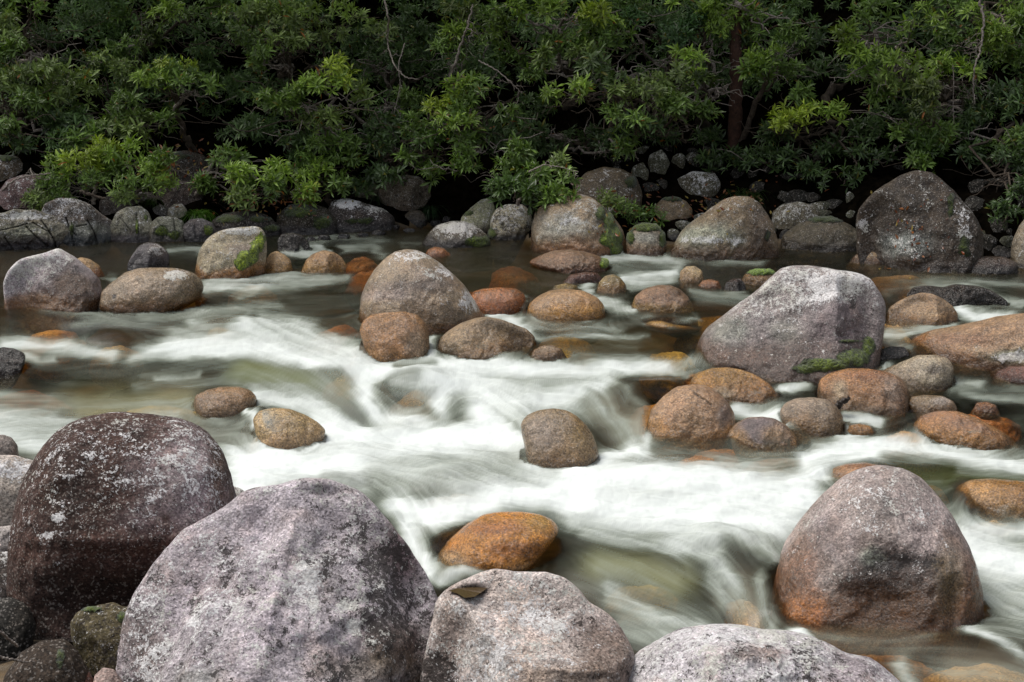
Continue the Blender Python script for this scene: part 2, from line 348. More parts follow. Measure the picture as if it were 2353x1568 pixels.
rock(B_, 'pinkish grey boulder with a small rain pool on its shoulder, front centre', 'boulder',
     [(968, 1568), (985, 1500), (1003, 1420), (1006, 1385), (1030, 1362), (1062, 1343), (1100, 1324), (1138, 1312), (1170, 1320), (1215, 1323), (1262, 1326), (1300, 1338), (1328, 1360), (1345, 1385), (1385, 1408), (1420, 1440), (1444, 1480), (1453, 1530), (1450, 1600), (1400, 1680), (1200, 1730), (1000, 1680)],
     1690, facets=2, top=(.50, .43, .40), low='tan', lich=.42, dark=.12, D=.8, band=.05, ext=.1, foot=False,
     blobs=[(1390, 1500, 70, 100, 'brown', .75), (1390, 1500, 80, 100, 'lich', .12), (1030, 1460, 40, 90, 'brown', .6), (1010, 1550, 50, 60, 'dark', .8), (1250, 1420, 60, 40, 'lich', .7), (1130, 1520, 90, 60, 'lich', .75), (1280, 1560, 90, 40, 'tan', .5), (1080, 1357, 46, 18, (.06, .035, .02), .9), (1080, 1355, 46, 16, 'lich', 0.)],
     dents=[(1080, 1357, 40, 14, .09), (1060, 1470, 40, 60, .06)])
rock(B_, 'low broad white crusted boulder cut by the bottom edge right of centre', 'boulder',
     [(1420, 1580), (1470, 1530), (1520, 1492), (1565, 1467), (1620, 1455), (1680, 1449), (1740, 1455), (1800, 1450), (1850, 1458), (1890, 1472), (1935, 1497), (1975, 1494), (1998, 1510), (2010, 1525), (2043, 1540), (2055, 1565), (2050, 1640), (1950, 1720), (1700, 1760), (1480, 1700)],
     1740, top=(.56, .52, .54), low='purple', lich=.72, dark=.3, D=.8, band=.05, ext=.1, foot=False, na=1.3,
     blobs=[(1960, 1550, 80, 50, 'purple', .7), (1960, 1550, 90, 50, 'lich', .35), (1740, 1500, 90, 18, 'brown', .5), (1740, 1500, 90, 18, 'lich', .3), (1850, 1520, 30, 60, 'dark', .7)],
     dents=[(1930, 1530, 60, 60, .06)])
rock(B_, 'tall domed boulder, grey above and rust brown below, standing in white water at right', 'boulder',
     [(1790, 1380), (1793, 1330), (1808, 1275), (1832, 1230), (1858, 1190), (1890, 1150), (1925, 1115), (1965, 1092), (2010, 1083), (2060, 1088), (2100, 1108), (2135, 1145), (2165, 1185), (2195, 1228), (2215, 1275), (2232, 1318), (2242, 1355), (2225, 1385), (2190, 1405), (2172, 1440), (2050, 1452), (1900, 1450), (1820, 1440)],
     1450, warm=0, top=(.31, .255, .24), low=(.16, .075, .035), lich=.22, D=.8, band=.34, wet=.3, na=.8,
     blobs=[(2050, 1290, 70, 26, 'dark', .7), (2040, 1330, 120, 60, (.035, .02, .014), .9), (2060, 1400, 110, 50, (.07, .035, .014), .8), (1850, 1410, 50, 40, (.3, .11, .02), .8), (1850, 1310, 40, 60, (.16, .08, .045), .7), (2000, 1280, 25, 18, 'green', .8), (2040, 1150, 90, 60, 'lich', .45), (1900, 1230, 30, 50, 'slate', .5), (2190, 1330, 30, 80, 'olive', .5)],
     dents=[(2050, 1390, 120, 90, .16), (2190, 1380, 20, 60, .12)])
rock(B_, 'pale boulder with a white crust at the left edge beside the dark brown one', 'boulder',
     [(-90, 1120), (-50, 1065), (0, 1052), (40, 1057), (82, 1076), (90, 1130), (80, 1200), (40, 1235), (-60, 1235)], 1235, top=(.38, .33, .29), low='tan', lich=.2, band=.05, foot=False, ext=.15, blobs=[(0, 1080, 110, 26, 'lich', .9)])
rock(B_, 'small grey brown boulder on the left edge, topmost of the near bank pile', 'boulder',
     [(-40, 1020), (-10, 1004), (10, 1003), (27, 1012), (38, 1030), (40, 1058), (20, 1085), (-40, 1085)], 1075, top='grey', low='brown', foot=False, lich=.1)
rock(B_, 'flat grey slab wedged between the pale boulder and the dark one on the left edge', 'boulder',
     [(-60, 1225), (0, 1215), (46, 1218), (60, 1240), (60, 1290), (20, 1310), (-60, 1310)], 1300, top='pale', low='brown', foot=False, lich=.2, facets=2, D=.6, band=.03)
rock(B_, 'mottled dark round boulder on the left edge under the grey slab', 'boulder',
     [(-50, 1300), (0, 1274), (30, 1280), (44, 1310), (44, 1360), (10, 1400), (-50, 1400)], 1400, top='darkg', low='brown', foot=False, lich=.45, band=.03)
rock(B_, 'mossy brown green stone wedged under the dark round boulder', 'boulder',
     [(174, 1450), (176, 1420), (190, 1402), (235, 1394), (268, 1391), (285, 1402), (325, 1408), (340, 1450), (335, 1510), (300, 1560), (230, 1560), (190, 1520)], 1560, top=(.075, .06, .03), low='brown', foot=False, lich=.2, dark=.3, band=.03, ext=.05, k0=None,
     moss=[(210, 1402, 30, 9, .75), (290, 1420, 26, 16, .8)], mosstone=(.5, .5, .5), facets=2)
rock(B_, 'dark rounded stone with a moss streak at the bottom left corner', 'boulder',
     [(5, 1600), (25, 1540), (60, 1500), (105, 1480), (150, 1482), (175, 1510), (195, 1560), (190, 1620), (100, 1660), (20, 1640)], 1640, top=(.04, .028, .02), low='brown', foot=False, band=.02, moss=[(138, 1510, 14, 34, .8)], mosstone=(.4, .4, .4), ext=.05)
rock(B_, 'black shaded boulder at the left edge beneath the mottled one', 'boulder',
     [(-60, 1420), (-20, 1385), (30, 1382), (65, 1410), (75, 1450), (60, 1500), (20, 1530), (-60, 1530)], 1530, top=(.02, .018, .015), low='dark', foot=False, band=.02, ext=.05)
rock('cobble', 'reddish brown round cobble at the bottom left', 'cobble',
     [(128, 1590), (140, 1550), (160, 1536), (185, 1535), (205, 1550), (216, 1590), (170, 1620)], 1600, top=(.12, .06, .045), low='brown', foot=False, band=.02, ext=.05, na=.6)
rock('cobble', 'pale pinkish round cobble beside the reddish one at the bottom left', 'cobble',
     [(212, 1590), (222, 1550), (240, 1536), (262, 1542), (278, 1570), (285, 1600), (245, 1625)], 1600, top=(.34, .25, .22), low='tan', foot=False, band=.02, ext=.05, na=.6)
rock(B_, 'pale lichened boulder top peeking out between the two largest front boulders', 'boulder',
     [(490, 1200), (505, 1135), (525, 1114), (555, 1126), (573, 1142), (570, 1190), (530, 1230)], 1215, top='pale', low='tan', foot=False, lich=.6, band=.03)
# ---- middle of the river
rock(B_, 'angular boulder, painted white sunlit top and shaded brown front, far left in the dark pool', 'boulder',
     [(20, 690), (22, 650), (35, 622), (55, 603), (95, 592), (120, 585), (143, 578), (158, 588), (178, 602), (205, 628), (225, 652), (229, 672), (215, 690), (150, 703), (95, 716), (55, 714), (28, 702)],
     716, warm=0, top='lav', low=(.17, .08, .03), lich=.75, band=.16, facets=3, D=.8, na=1.2,
     blobs=[(160, 655, 66, 44, (.09, .055, .038), 1.), (100, 695, 100, 20, (.15, .075, .03), .9), (160, 655, 66, 44, 'lich', .06), (185, 610, 20, 20, 'lich', .3)])  # brown front darkened as its shade, top whitened as sunlit
rock(B_, 'long low smooth boulder with a white lichen patch on top, beside the angular white one', 'boulder',
     [(230, 690), (242, 665), (265, 645), (295, 625), (325, 617), (370, 618), (410, 622), (440, 632), (458, 650), (464, 668), (450, 685), (400, 698), (350, 712), (308, 718), (270, 705)],
     718, top=(.22, .18, .16), low=(.15, .08, .035), lich=.05, band=.12, wet=.5, na=.7,
     blobs=[(400, 632, 30, 12, 'lich', 1.), (440, 665, 30, 30, (.12, .09, .05), .6), (263, 682, 5, 6, 'dark', 1.3)])
rock(B_, 'small tan boulder half hidden behind the angular white one', 'boulder',
     [(170, 605), (188, 592), (208, 597), (228, 612), (243, 630), (235, 645), (190, 645)], 640, top='tan', low='rust', na=.6)
rock(B_, 'dark slate boulder with pale lichen cap in the far left pool', 'boulder',
     [(288, 628), (298, 600), (312, 580), (325, 565), (342, 559), (365, 563), (380, 575), (388, 590), (386, 612), (360, 625), (320, 630)],
     628, warm=0, top=(.07, .06, .07), low='dark', lich=.1, facets=3, wet=.7, blobs=[(365, 575, 22, 14, 'lich', .75), (362, 573, 25, 16, 'grey', .7)])
rock(B_, 'upright boulder with a bright green moss streak down its right side', 'boulder',
     [(447, 622), (452, 600), (464, 575), (480, 552), (500, 536), (525, 529), (560, 526), (590, 524), (606, 531), (612, 550), (613, 580), (606, 605), (585, 625), (540, 638), (500, 642), (465, 638)],
     641, facets=2, top=(.25, .23, .20), low=(.25, .13, .05), lich=.28, band=.14, D=.8, na=.9, blobs=[(560, 533, 50, 9, 'lich', .9), (560, 575, 50, 16, (.10, .07, .07), .6)],
     moss=[(598, 560, 14, 30, .85), (570, 592, 26, 18), (555, 606, 20, 16), (585, 575, 14, 24, .9)], mosstone=(1.5, 1.4, 1.2), res=1.6)
rock(B_, 'small peaked brown boulder right of the mossy upright one', 'boulder',
     [(602, 620), (610, 600), (622, 583), (637, 577), (655, 586), (668, 600), (676, 615), (660, 624), (620, 628)], 626, facets=2, top='tan', low='amber', wet=.4, band=.08)
rock(B_, 'small pyramid shaped amber boulder in front of the pale riffle, left of centre', 'boulder',
     [(688, 615), (705, 597), (722, 583), (745, 576), (768, 580), (785, 592), (797, 608), (790, 622), (755, 630), (710, 625)], 628, top=(.27, .18, .12), low='amber', wet=.4, band=.1, facets=1)
rock(B_, 'black wet boulder with glossy flanks near the far bank', 'boulder',
     [(638, 575), (640, 550), (650, 538), (672, 535), (692, 540), (708, 555), (720, 574), (700, 580), (660, 582)], 578, top='dark', low='dark', wet=1.0, facets=3, na=1.3)
rock(B_, 'large smooth dome boulder with lichen on its crest in mid river', 'boulder',
     [(826, 705), (830, 680), (842, 652), (860, 622), (882, 598), (905, 580), (938, 572), (965, 576), (990, 590), (1015, 608), (1045, 634), (1070, 660), (1090, 688), (1110, 705), (1116, 722), (1105, 738), (1070, 750), (1020, 765), (980, 762), (900, 745), (840, 725)],
     766, top=(.20, .165, .145), low=(.2, .11, .06), lich=.16, band=.12, D=.78, na=.6, wet=.35,
     blobs=[(945, 588, 50, 12, 'lich', .8), (1020, 622, 36, 20, 'lich', .7), (1080, 690, 20, 26, 'lich', .85), (930, 660, 90, 14, (.13, .10, .09), .6), (880, 680, 70, 12, (.30, .24, .22), .6), (1000, 640, 70, 28, (.14, .11, .1), .5)])
rock(B_, 'brown boulder with water veiling its left flank, just below the large dome', 'boulder',
     [(826, 760), (835, 738), (855, 722), (895, 717), (930, 716), (960, 724), (978, 742), (986, 765), (988, 790), (975, 818), (945, 832), (900, 822), (850, 800)],
     832, top=(.24, .14, .08), low=(.26, .15, .07), wet=.6, band=.1, na=.8, blobs=[(960, 790, 30, 40, (.25, .19, .13), .7)])
rock(B_, 'grey brown boulder with sloping shoulders right below the large dome', 'boulder',
     [(1003, 795), (1012, 775), (1035, 757), (1060, 742), (1090, 731), (1120, 728), (1150, 735), (1180, 745), (1210, 757), (1230, 775), (1226, 795), (1190, 810), (1120, 824), (1050, 828), (1015, 815)],
     828, facets=2, top=(.20, .155, .12), low=(.17, .11, .06), wet=.45, band=.1, dents=[(1110, 775, 14, 26, .06)])
rock(B_, 'small low round stone at the downstream tip of the sloping boulder', 'stone',
     [(1212, 822), (1225, 805), (1245, 795), (1268, 793), (1290, 801), (1308, 820), (1270, 832)], 828, top=(.18, .14, .12), low=(.16, .10, .06), wet=.5)
rock(B_, 'rust orange flat boulder with black pits behind the large dome', 'boulder',
     [(1080, 685), (1088, 670), (1110, 663), (1150, 660), (1185, 663), (1205, 675), (1209, 690), (1195, 708), (1160, 718), (1120, 724), (1090, 710)],
     722, top='rust', low=(.3, .11, .04), wet=.7, dark=.28, blobs=[(1180, 672, 25, 10, 'rust', .5)], na=.6)
rock(B_, 'smooth speckled tan boulder where the spout falls, centre', 'boulder',
     [(1203, 722), (1215, 700), (1235, 682), (1262, 668), (1300, 664), (1340, 668), (1370, 682), (1388, 702), (1393, 720), (1370, 733), (1310, 738), (1240, 735)],
     736, top=(.27, .18, .12), low=(.33, .19, .06), wet=.45, na=.6)
rock('stone', 'tiny tan stone peeping out behind the speckled tan boulder', 'stone',
     [(1262, 672), (1275, 657), (1300, 651), (1325, 656), (1335, 668), (1300, 676)], 672, top='tan', low='olive', wet=.5)
rock(B_, 'low dark brown boulder standing alone right of the speckled tan one', 'boulder',
     [(1448, 700), (1460, 682), (1480, 665), (1510, 656), (1540, 656), (1562, 665), (1580, 682), (1598, 700), (1606, 713), (1560, 722), (1490, 715)],
     718, top=(.17, .11, .085), low=(.25, .16, .05), wet=.4)
rock('stone', 'small peaked mottled stone beside the white chute, right of centre', 'stone',
     [(1366, 668), (1375, 650), (1388, 636), (1408, 630), (1425, 638), (1438, 655), (1446, 670), (1410, 677), (1385, 676)], 675, top=(.2, .16, .09), low=(.2, .12, .04), lich=.3, wet=.4)
rock('stone', 'glossy wet black brown stone behind the small peaked stone', 'stone',
     [(1290, 645), (1310, 632), (1345, 625), (1372, 627), (1385, 640), (1370, 650), (1320, 652)], 650, top=(.05, .025, .018), low='redd', wet=.95, facets=2)
rock(B_, 'long reddish brown boulder with a moss tip on its right end', 'boulder',
     [(1210, 605), (1240, 588), (1270, 577), (1305, 574), (1340, 578), (1375, 588), (1397, 602), (1400, 620), (1388, 632), (1340, 622), (1270, 616)],
     628, top=(.17, .11, .085), low=(.16, .08, .05), wet=.4, moss=[(1388, 605, 12, 14)], mosstone=(1.3, 1.3, 1.2), res=1.8)
rock('stone', 'small round pink brown stone behind the crest of the large dome', 'stone',
     [(972, 586), (983, 574), (1000, 567), (1020, 571), (1038, 583), (1030, 592), (990, 592)], 591, top=(.25, .14, .10), low='rust', na=.5)
rock(B_, 'largest mid river boulder, white crusted top and green moss at its foot', 'boulder',
     [(1600, 810), (1606, 790), (1630, 763), (1658, 740), (1690, 712), (1718, 690), (1740, 672), (1760, 650), (1785, 627), (1810, 617), (1840, 614), (1880, 619), (1930, 623), (1960, 628), (1985, 640), (2000, 658), (2018, 685), (2022, 710), (2020, 760), (2010, 800), (1985, 830), (1930, 850), (1860, 860), (1815, 870), (1790, 882), (1750, 865), (1700, 840), (1640, 822)],
     882, warm=0, facets=2, top=(.26, .225, .22), low=(.11, .065, .045), lich=.4, dark=.12, band=.2, D=.75, na=1., wet=.3,
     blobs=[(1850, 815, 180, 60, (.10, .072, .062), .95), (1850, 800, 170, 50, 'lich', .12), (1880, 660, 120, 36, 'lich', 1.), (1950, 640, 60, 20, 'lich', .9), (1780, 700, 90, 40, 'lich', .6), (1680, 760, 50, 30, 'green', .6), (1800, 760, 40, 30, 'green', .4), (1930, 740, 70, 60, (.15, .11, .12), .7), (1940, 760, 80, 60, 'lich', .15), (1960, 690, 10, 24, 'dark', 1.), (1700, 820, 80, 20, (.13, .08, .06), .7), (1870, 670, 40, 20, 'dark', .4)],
     dents=[(1730, 690, 60, 22, .09), (1990, 740, 16, 70, .05)],
     moss=[(1900, 838, 66, 17), (1850, 848, 36, 12), (1960, 822, 46, 22), (1995, 795, 16, 30), (1860, 808, 16, 8, .85), (1895, 804, 18, 6, .8), (1960, 785, 50, 6, .75)], mosstone=(.5, .5, .4), res=1.3)
rock(B_, 'peaked brown boulder right of the largest mid river boulder', 'boulder',
     [(2040, 735), (2045, 715), (2062, 700), (2085, 685), (2112, 676), (2135, 677), (2155, 685), (2178, 700), (2193, 718), (2194, 740), (2150, 750), (2080, 750)],
     748, top=(.22, .16, .12), low=(.17, .10, .05), wet=.4, facets=3)
rock(B_, 'jagged black wet rock on the upper right', 'rock',
     [(2090, 690), (2100, 668), (2135, 661), (2165, 664), (2195, 655), (2240, 656), (2270, 664), (2292, 678), (2308, 688), (2300, 700), (2200, 712), (2120, 705)],
     702, top=(.02, .015, .015), low='dark', wet=.95, facets=5, na=2.0, D=.6)
rock(B_, 'long sloping brown boulder running off the right edge', 'boulder',
     [(2095, 815), (2115, 792), (2150, 775), (2200, 762), (2245, 748), (2290, 733), (2340, 722), (2420, 722), (2500, 760), (2500, 830), (2420, 842), (2340, 845), (2290, 855), (2200, 858), (2150, 845), (2110, 830)],
     856, top=(.24, .165, .125), low=(.18, .10, .06), wet=.4, D=.6, na=.8, blobs=[(2320, 820, 45, 14, 'lich', 1.1), (2320, 820, 50, 16, (.33, .36, .26), .9), (2200, 780, 90, 14, (.20, .10, .06), .5)], dents=[(2240, 790, 60, 14, .06)])
rock(B_, 'pale grey smooth boulder with a dark wet stain at its shoulder, right side', 'boulder',
     [(2030, 860), (2055, 845), (2080, 832), (2105, 819), (2140, 816), (2168, 822), (2183, 842), (2182, 868), (2168, 890), (2120, 898), (2065, 895), (2040, 880)],
     897, top=(.25, .225, .21), low=(.17, .13, .1), wet=.5, na=.5, blobs=[(2145, 850, 22, 9, (.08, .06, .04), .8)])
rock('stone', 'purple wet stone below the long sloping boulder at the right edge', 'stone',
     [(2280, 875), (2295, 858), (2320, 846), (2350, 843), (2390, 855), (2400, 875), (2340, 885)], 880, top=(.09, .05, .06), low='redd', wet=.85)
rock('stone', 'small black faceted stone at the foot of the largest mid river boulder', 'stone',
     [(2006, 822), (2020, 806), (2045, 797), (2075, 797), (2088, 812), (2085, 825), (2040, 830)], 826, top='dark', low='dark', wet=.8, facets=3)
rock(B_, 'golden brown boulder with pale facet below the largest mid river boulder, left one', 'boulder',
     [(1585, 880), (1600, 862), (1630, 850), (1665, 846), (1700, 850), (1735, 862), (1765, 880), (1790, 897), (1785, 912), (1740, 918), (1690, 926), (1640, 922), (1600, 905)],
     924, top=(.27, .16, .06), low=(.22, .12, .05), wet=.6, facets=3, blobs=[(1660, 905, 30, 14, (.32, .25, .17), .8)])
rock(B_, 'rust topped rounded boulder with a black stick lodged beside it', 'boulder',
     [(1880, 905), (1885, 880), (1905, 865), (1945, 853), (1990, 850), (2030, 855), (2062, 866), (2080, 890), (2084, 918), (2072, 942), (2030, 955), (1980, 953), (1930, 945), (1890, 925)],
     954, top=(.25, .13, .065), low=(.17, .11, .07), wet=.6, blobs=[(2000, 862, 60, 12, 'rust', .7), (1930, 895, 18, 22, (.34, .27, .18), .8), (2050, 900, 30, 36, (.25, .19, .15), .7)])
rock(B_, 'round grey speckled boulder left of the lodged black stick', 'boulder',
     [(1792, 950), (1802, 932), (1825, 920), (1860, 915), (1895, 918), (1918, 932), (1932, 955), (1934, 978), (1920, 998), (1880, 1004), (1830, 1000), (1800, 975)],
     1002, top=(.17, .14, .13), low=(.17, .11, .06), wet=.4, na=.6)
rock(B_, 'flat grey wet pebble like boulder on the right between two amber shallows', 'boulder',
     [(2085, 932), (2095, 917), (2125, 911), (2160, 910), (2185, 920), (2198, 936), (2195, 950), (2160, 954), (2110, 948)], 952, top=(.17, .14, .11), low=(.15, .1, .06), wet=.8, na=.5, blobs=[(2165, 920, 20, 8, 'pale', .6)])
rock(B_, 'round pinkish tan boulder with a crack across its top, right of centre', 'boulder',
     [(1480, 1000), (1482, 975), (1495, 945), (1520, 915), (1550, 892), (1585, 884), (1620, 887), (1648, 903), (1670, 925), (1684, 948), (1690, 975), (1670, 1000), (1620, 1012), (1550, 1020), (1500, 1018)],
     1018, top=(.25, .165, .12), low=(.3, .17, .07), wet=.4, na=.6, blobs=[(1665, 950, 18, 30, (.10, .08, .08), .6)], res=1.5, cracks=[(2.2, .05, [(1592, 900), (1606, 912), (1620, 918), (1634, 930)])])
rock(B_, 'low boulder with dark purple crown and golden skirt below the cracked boulder', 'boulder',
     [(1672, 1000), (1690, 978), (1715, 964), (1745, 959), (1775, 963), (1800, 975), (1825, 998), (1855, 1028), (1845, 1040), (1780, 1040), (1700, 1030)],
     1036, warm=0, top=(.13, .10, .10), low=(.28, .16, .06), wet=.4, band=.14, blobs=[(1780, 995, 30, 20, (.25, .15, .06), .6)])
rock(B_, 'low triangular red brown boulder near the right edge', 'boulder',
     [(2105, 990), (2125, 965), (2160, 953), (2195, 950), (2235, 960), (2270, 975), (2310, 995), (2340, 1015), (2348, 1030), (2280, 1036), (2180, 1022), (2120, 1008)],
     1030, top=(.2, .12, .09), low=(.3, .16, .06), wet=.4)
rock(B_, 'egg shaped speckled boulder alone in the white rapids, centre', 'boulder',
     [(1195, 975), (1210, 955), (1235, 944), (1270, 939), (1300, 943), (1325, 956), (1345, 975), (1362, 997), (1377, 1028), (1355, 1045), (1320, 1058), (1290, 1072), (1262, 1088), (1240, 1070), (1215, 1040), (1200, 1005)],
     1080, top=(.22, .17, .13), low=(.16, .11, .07), wet=.5, na=.5, blobs=[(1330, 990, 22, 40, (.22, .14, .05), .7), (1240, 1000, 40, 40, (.25, .2, .17), .5)])
rock(B_, 'small shiny brown boulder left of centre in the green rapids', 'boulder',
     [(448, 925), (455, 905), (480, 895), (510, 890), (550, 892), (575, 900), (590, 918), (580, 938), (545, 955), (500, 965), (465, 955)],
     960, top=(.2, .13, .085), low=(.2, .14, .1), wet=.75, na=.5)
rock(B_, 'round tan boulder with dark pits emerging from a veil of water, left of centre', 'boulder',
     [(585, 960), (600, 942), (635, 937), (670, 942), (705, 957), (732, 975), (748, 993), (738, 1008), (700, 1022), (650, 1042), (610, 1020), (590, 990)],
     1036, top=(.29, .22, .14), low=(.3, .22, .15), wet=.5, na=.5, dark=.08)
rock(B_, 'glowing amber boulder washed by foam behind the front boulders', 'boulder',
     [(992, 1300), (1010, 1265), (1040, 1235), (1075, 1205), (1110, 1185), (1150, 1178), (1200, 1178), (1240, 1184), (1272, 1198), (1286, 1222), (1262, 1255), (1220, 1285), (1170, 1310), (1110, 1322), (1040, 1320)],
     1322, top=(.40, .19, .045), low=(.40, .24, .12), wet=.95, na=.6, band=.06, blobs=[(1240, 1200, 40, 26, (.3, .2, .06), .7), (1130, 1215, 70, 14, (.30, .11, .03), .7), (1190, 1262, 60, 16, (.26, .10, .03), .7), (1030, 1300, 30, 12, 'dark', .3), (1040, 1290, 40, 30, (.4, .28, .16), .7)])
rock(B_, 'amber brown boulder at the right edge behind the tall dome', 'boulder',
     [(2200, 1165), (2208, 1135), (2235, 1118), (2280, 1109), (2340, 1108), (2420, 1118), (2450, 1150), (2440, 1190), (2340, 1200), (2240, 1190)],
     1195, top=(.22, .12, .04), low=(.3, .19, .1), wet=.8, na=.6)
rock(B_, 'flat rusty boulder top just behind the tall dome', 'boulder',
     [(1890, 1100), (1915, 1082), (1945, 1070), (1985, 1064), (2020, 1068), (2045, 1078), (2070, 1100), (2000, 1115), (1930, 1112)], 1112, top=(.24, .13, .09), low=(.27, .16, .1), wet=.6, na=.4)
rock(B_, 'glossy black rock on the left edge with white water around it', 'rock',
     [(-60, 840), (-20, 808), (10, 803), (35, 808), (55, 820), (52, 842), (30, 862), (-20, 885)], 870, top='dark', low='dark', wet=1., facets=3, na=1.5)
rock('stone', 'pale mottled stone half veiled by a white riffle near the pyramid boulder', 'stone',
     [(1560, 645), (1562, 625), (1575, 613), (1595, 612), (1612, 622), (1620, 640), (1605, 652), (1575, 652)], 649, top=(.3, .24, .17), low='tan', wet=.4)
rock('stone', 'small orange brown stone next to the pale mottled one', 'stone',
     [(1605, 655), (1615, 645), (1632, 642), (1650, 646), (1660, 658), (1640, 666), (1612, 665)], 663, top=(.2, .09, .03), low='rust', wet=.7)
rock('stone', 'small jagged black red stone between the orange stone and the mossy flat one', 'stone',
     [(1660, 668), (1668, 650), (1685, 641), (1700, 640), (1712, 652), (1716, 668), (1690, 674)], 671, top=(.03, .015, .015), low='dark', wet=.9, facets=3, na=1.6)
rock('stone', 'low brown stone with a moss cushion on top in the upper right shallows', 'stone',
     [(1695, 650), (1712, 632), (1735, 624), (1765, 622), (1790, 632), (1795, 650), (1745, 658)], 655, top=(.15, .09, .05), low=(.14, .08, .03), wet=.5, moss=[(1750, 625, 46, 9)], mosstone=(.8, .9, .8), res=2.)
rock(B_, 'wedge shaped pale stone leaning on the foot of the great dark boulder, right bank', 'stone',
     [(1945, 600), (1965, 588), (1990, 577), (2015, 565), (2035, 556), (2052, 560), (2062, 585), (2060, 610), (2030, 614), (1990, 607)], 609, top=(.2, .15, .11), low=(.12, .07, .045), lich=.3, D=.6, moss=[(2054, 588, 9, 24)], mosstone=(.4, .4, .4), res=2.)
rock('stone', 'amber stone tip awash under the rust topped boulder', 'stone',
     [(1938, 990), (1955, 978), (1975, 974), (1998, 978), (2010, 990), (1975, 1000)], 996, top=(.28, .15, .05), low=(.3, .16, .06), wet=.7)
rock('stone', 'tiny amber stone tip breaking the brown shallows near the right edge', 'stone',
     [(2232, 945), (2245, 928), (2265, 924), (2285, 930), (2296, 944), (2265, 952)], 949, top=(.2, .10, .04), low=(.2, .09, .04), wet=.9)
rock('stone', 'square amber rock just breaking the surface left of the largest mid river boulder', 'stone',
     [(1478, 775), (1480, 748), (1495, 739), (1520, 738), (1545, 745), (1590, 765), (1612, 790), (1600, 830), (1500, 830)], 752, top=(.28, .13, .05), low=(.35, .22, .07), wet=.8, ext=.9, na=.5)
# ---- far bank
rock(B_, 'wide boulder with grey lichen band, pink base and moss down its right flank, far bank', 'boulder',
     [(1222, 560), (1222, 520), (1230, 485), (1255, 468), (1290, 455), (1325, 443), (1355, 452), (1385, 475), (1412, 502), (1432, 530), (1442, 560), (1430, 582), (1380, 592), (1300, 582), (1250, 572)],
     589, top=(.25, .20, .165), low=(.24, .14, .09), lich=.25, band=.2, D=.9, wet=.15,
     blobs=[(1290, 520, 60, 30, (.30, .31, .27), .7), (1310, 510, 40, 16, 'lich', .6), (1350, 470, 24, 16, 'lich', .6), (1390, 500, 30, 40, (.06, .05, .03), .7)],
     moss=[(1400, 512, 18, 34, .85), (1406, 545, 28, 28, 1.1), (1380, 488, 14, 22, .75), (1415, 572, 20, 20, .9)], mosstone=(.75, .75, .75), res=1.6)
rock(B_, 'round boulder mottled white and black under the bush, far bank', 'boulder',
     [(1122, 530), (1128, 500), (1140, 480), (1165, 470), (1200, 470), (1218, 485), (1226, 515), (1218, 545), (1180, 553), (1140, 550)], 552, top=(.3, .29, .26), low='dark', lich=.55, dark=.5, wet=.15, moss=[(1130, 540, 12, 20, .8)], mosstone=(.5, .5, .5))
rock(B_, 'leaning greenish lichened boulder left of the mottled round one, far bank', 'boulder',
     [(1055, 530), (1060, 500), (1080, 480), (1105, 460), (1128, 455), (1138, 480), (1134, 520), (1122, 545), (1080, 545)], 540, top=(.25, .27, .22), low='darkg', lich=.3, dark=.15, moss=[(1072, 490, 20, 10, .8)], mosstone=(.5, .5, .5))
rock(B_, 'low dark boulder with white lichen back and mossy nose, far bank centre', 'boulder',
     [(968, 550), (985, 535), (1005, 518), (1035, 509), (1070, 509), (1095, 520), (1118, 540), (1134, 558), (1128, 570), (1070, 572), (1010, 562)],
     570, top=(.12, .11, .11), low='dark', lich=.5, wet=.5, dark=.1, blobs=[(1050, 522, 44, 14, 'lich', 1.1), (1085, 552, 10, 10, 'lich', 1.1)], moss=[(1100, 556, 34, 14)], mosstone=(.6, .6, .6), res=1.6)
rock(B_, 'round moss capped boulder between the two big far bank boulders', 'boulder',
     [(1438, 575), (1440, 545), (1455, 525), (1480, 515), (1505, 518), (1525, 535), (1532, 560), (1525, 582), (1480, 592)], 588, top=(.20, .17, .15), low=(.13, .08, .06), blobs=[(1488, 545, 26, 12, (.30, .3, .26), .8)], moss=[(1485, 522, 46, 12), (1450, 545, 12, 24, .8), (1522, 548, 12, 26, .8)], mosstone=(.45, .45, .4), res=1.8)
rock(B_, 'pyramid boulder with pale green lichen tide line, far bank right of centre', 'boulder',
     [(1522, 580), (1540, 562), (1565, 535), (1595, 508), (1625, 487), (1655, 462), (1680, 453), (1715, 453), (1740, 468), (1758, 490), (1772, 515), (1784, 545), (1788, 565), (1765, 588), (1720, 600), (1650, 600), (1570, 592)],
     600, top=(.16, .13, .105), low=(.08, .05, .032), lich=.28, band=.18, facets=4, D=.7, wet=.15,
     blobs=[(1620, 540, 80, 24, (.33, .35, .27), .75), (1640, 552, 90, 8, 'lich', .7), (1745, 520, 26, 60, (.08, .06, .045), .8)], moss=[(1765, 540, 10, 24, .75)], mosstone=(.3, .3, .3), res=1.4)
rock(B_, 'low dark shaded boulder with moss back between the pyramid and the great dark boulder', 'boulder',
     [(1785, 570), (1800, 545), (1830, 520), (1865, 505), (1905, 502), (1945, 515), (1975, 535), (1990, 560), (1980, 582), (1900, 580), (1820, 578)], 580, top=(.07, .062, .052), low=(.035, .028, .024), lich=.12, moss=[(1900, 505, 60, 9, .9)], mosstone=(.3, .3, .3), D=.6)
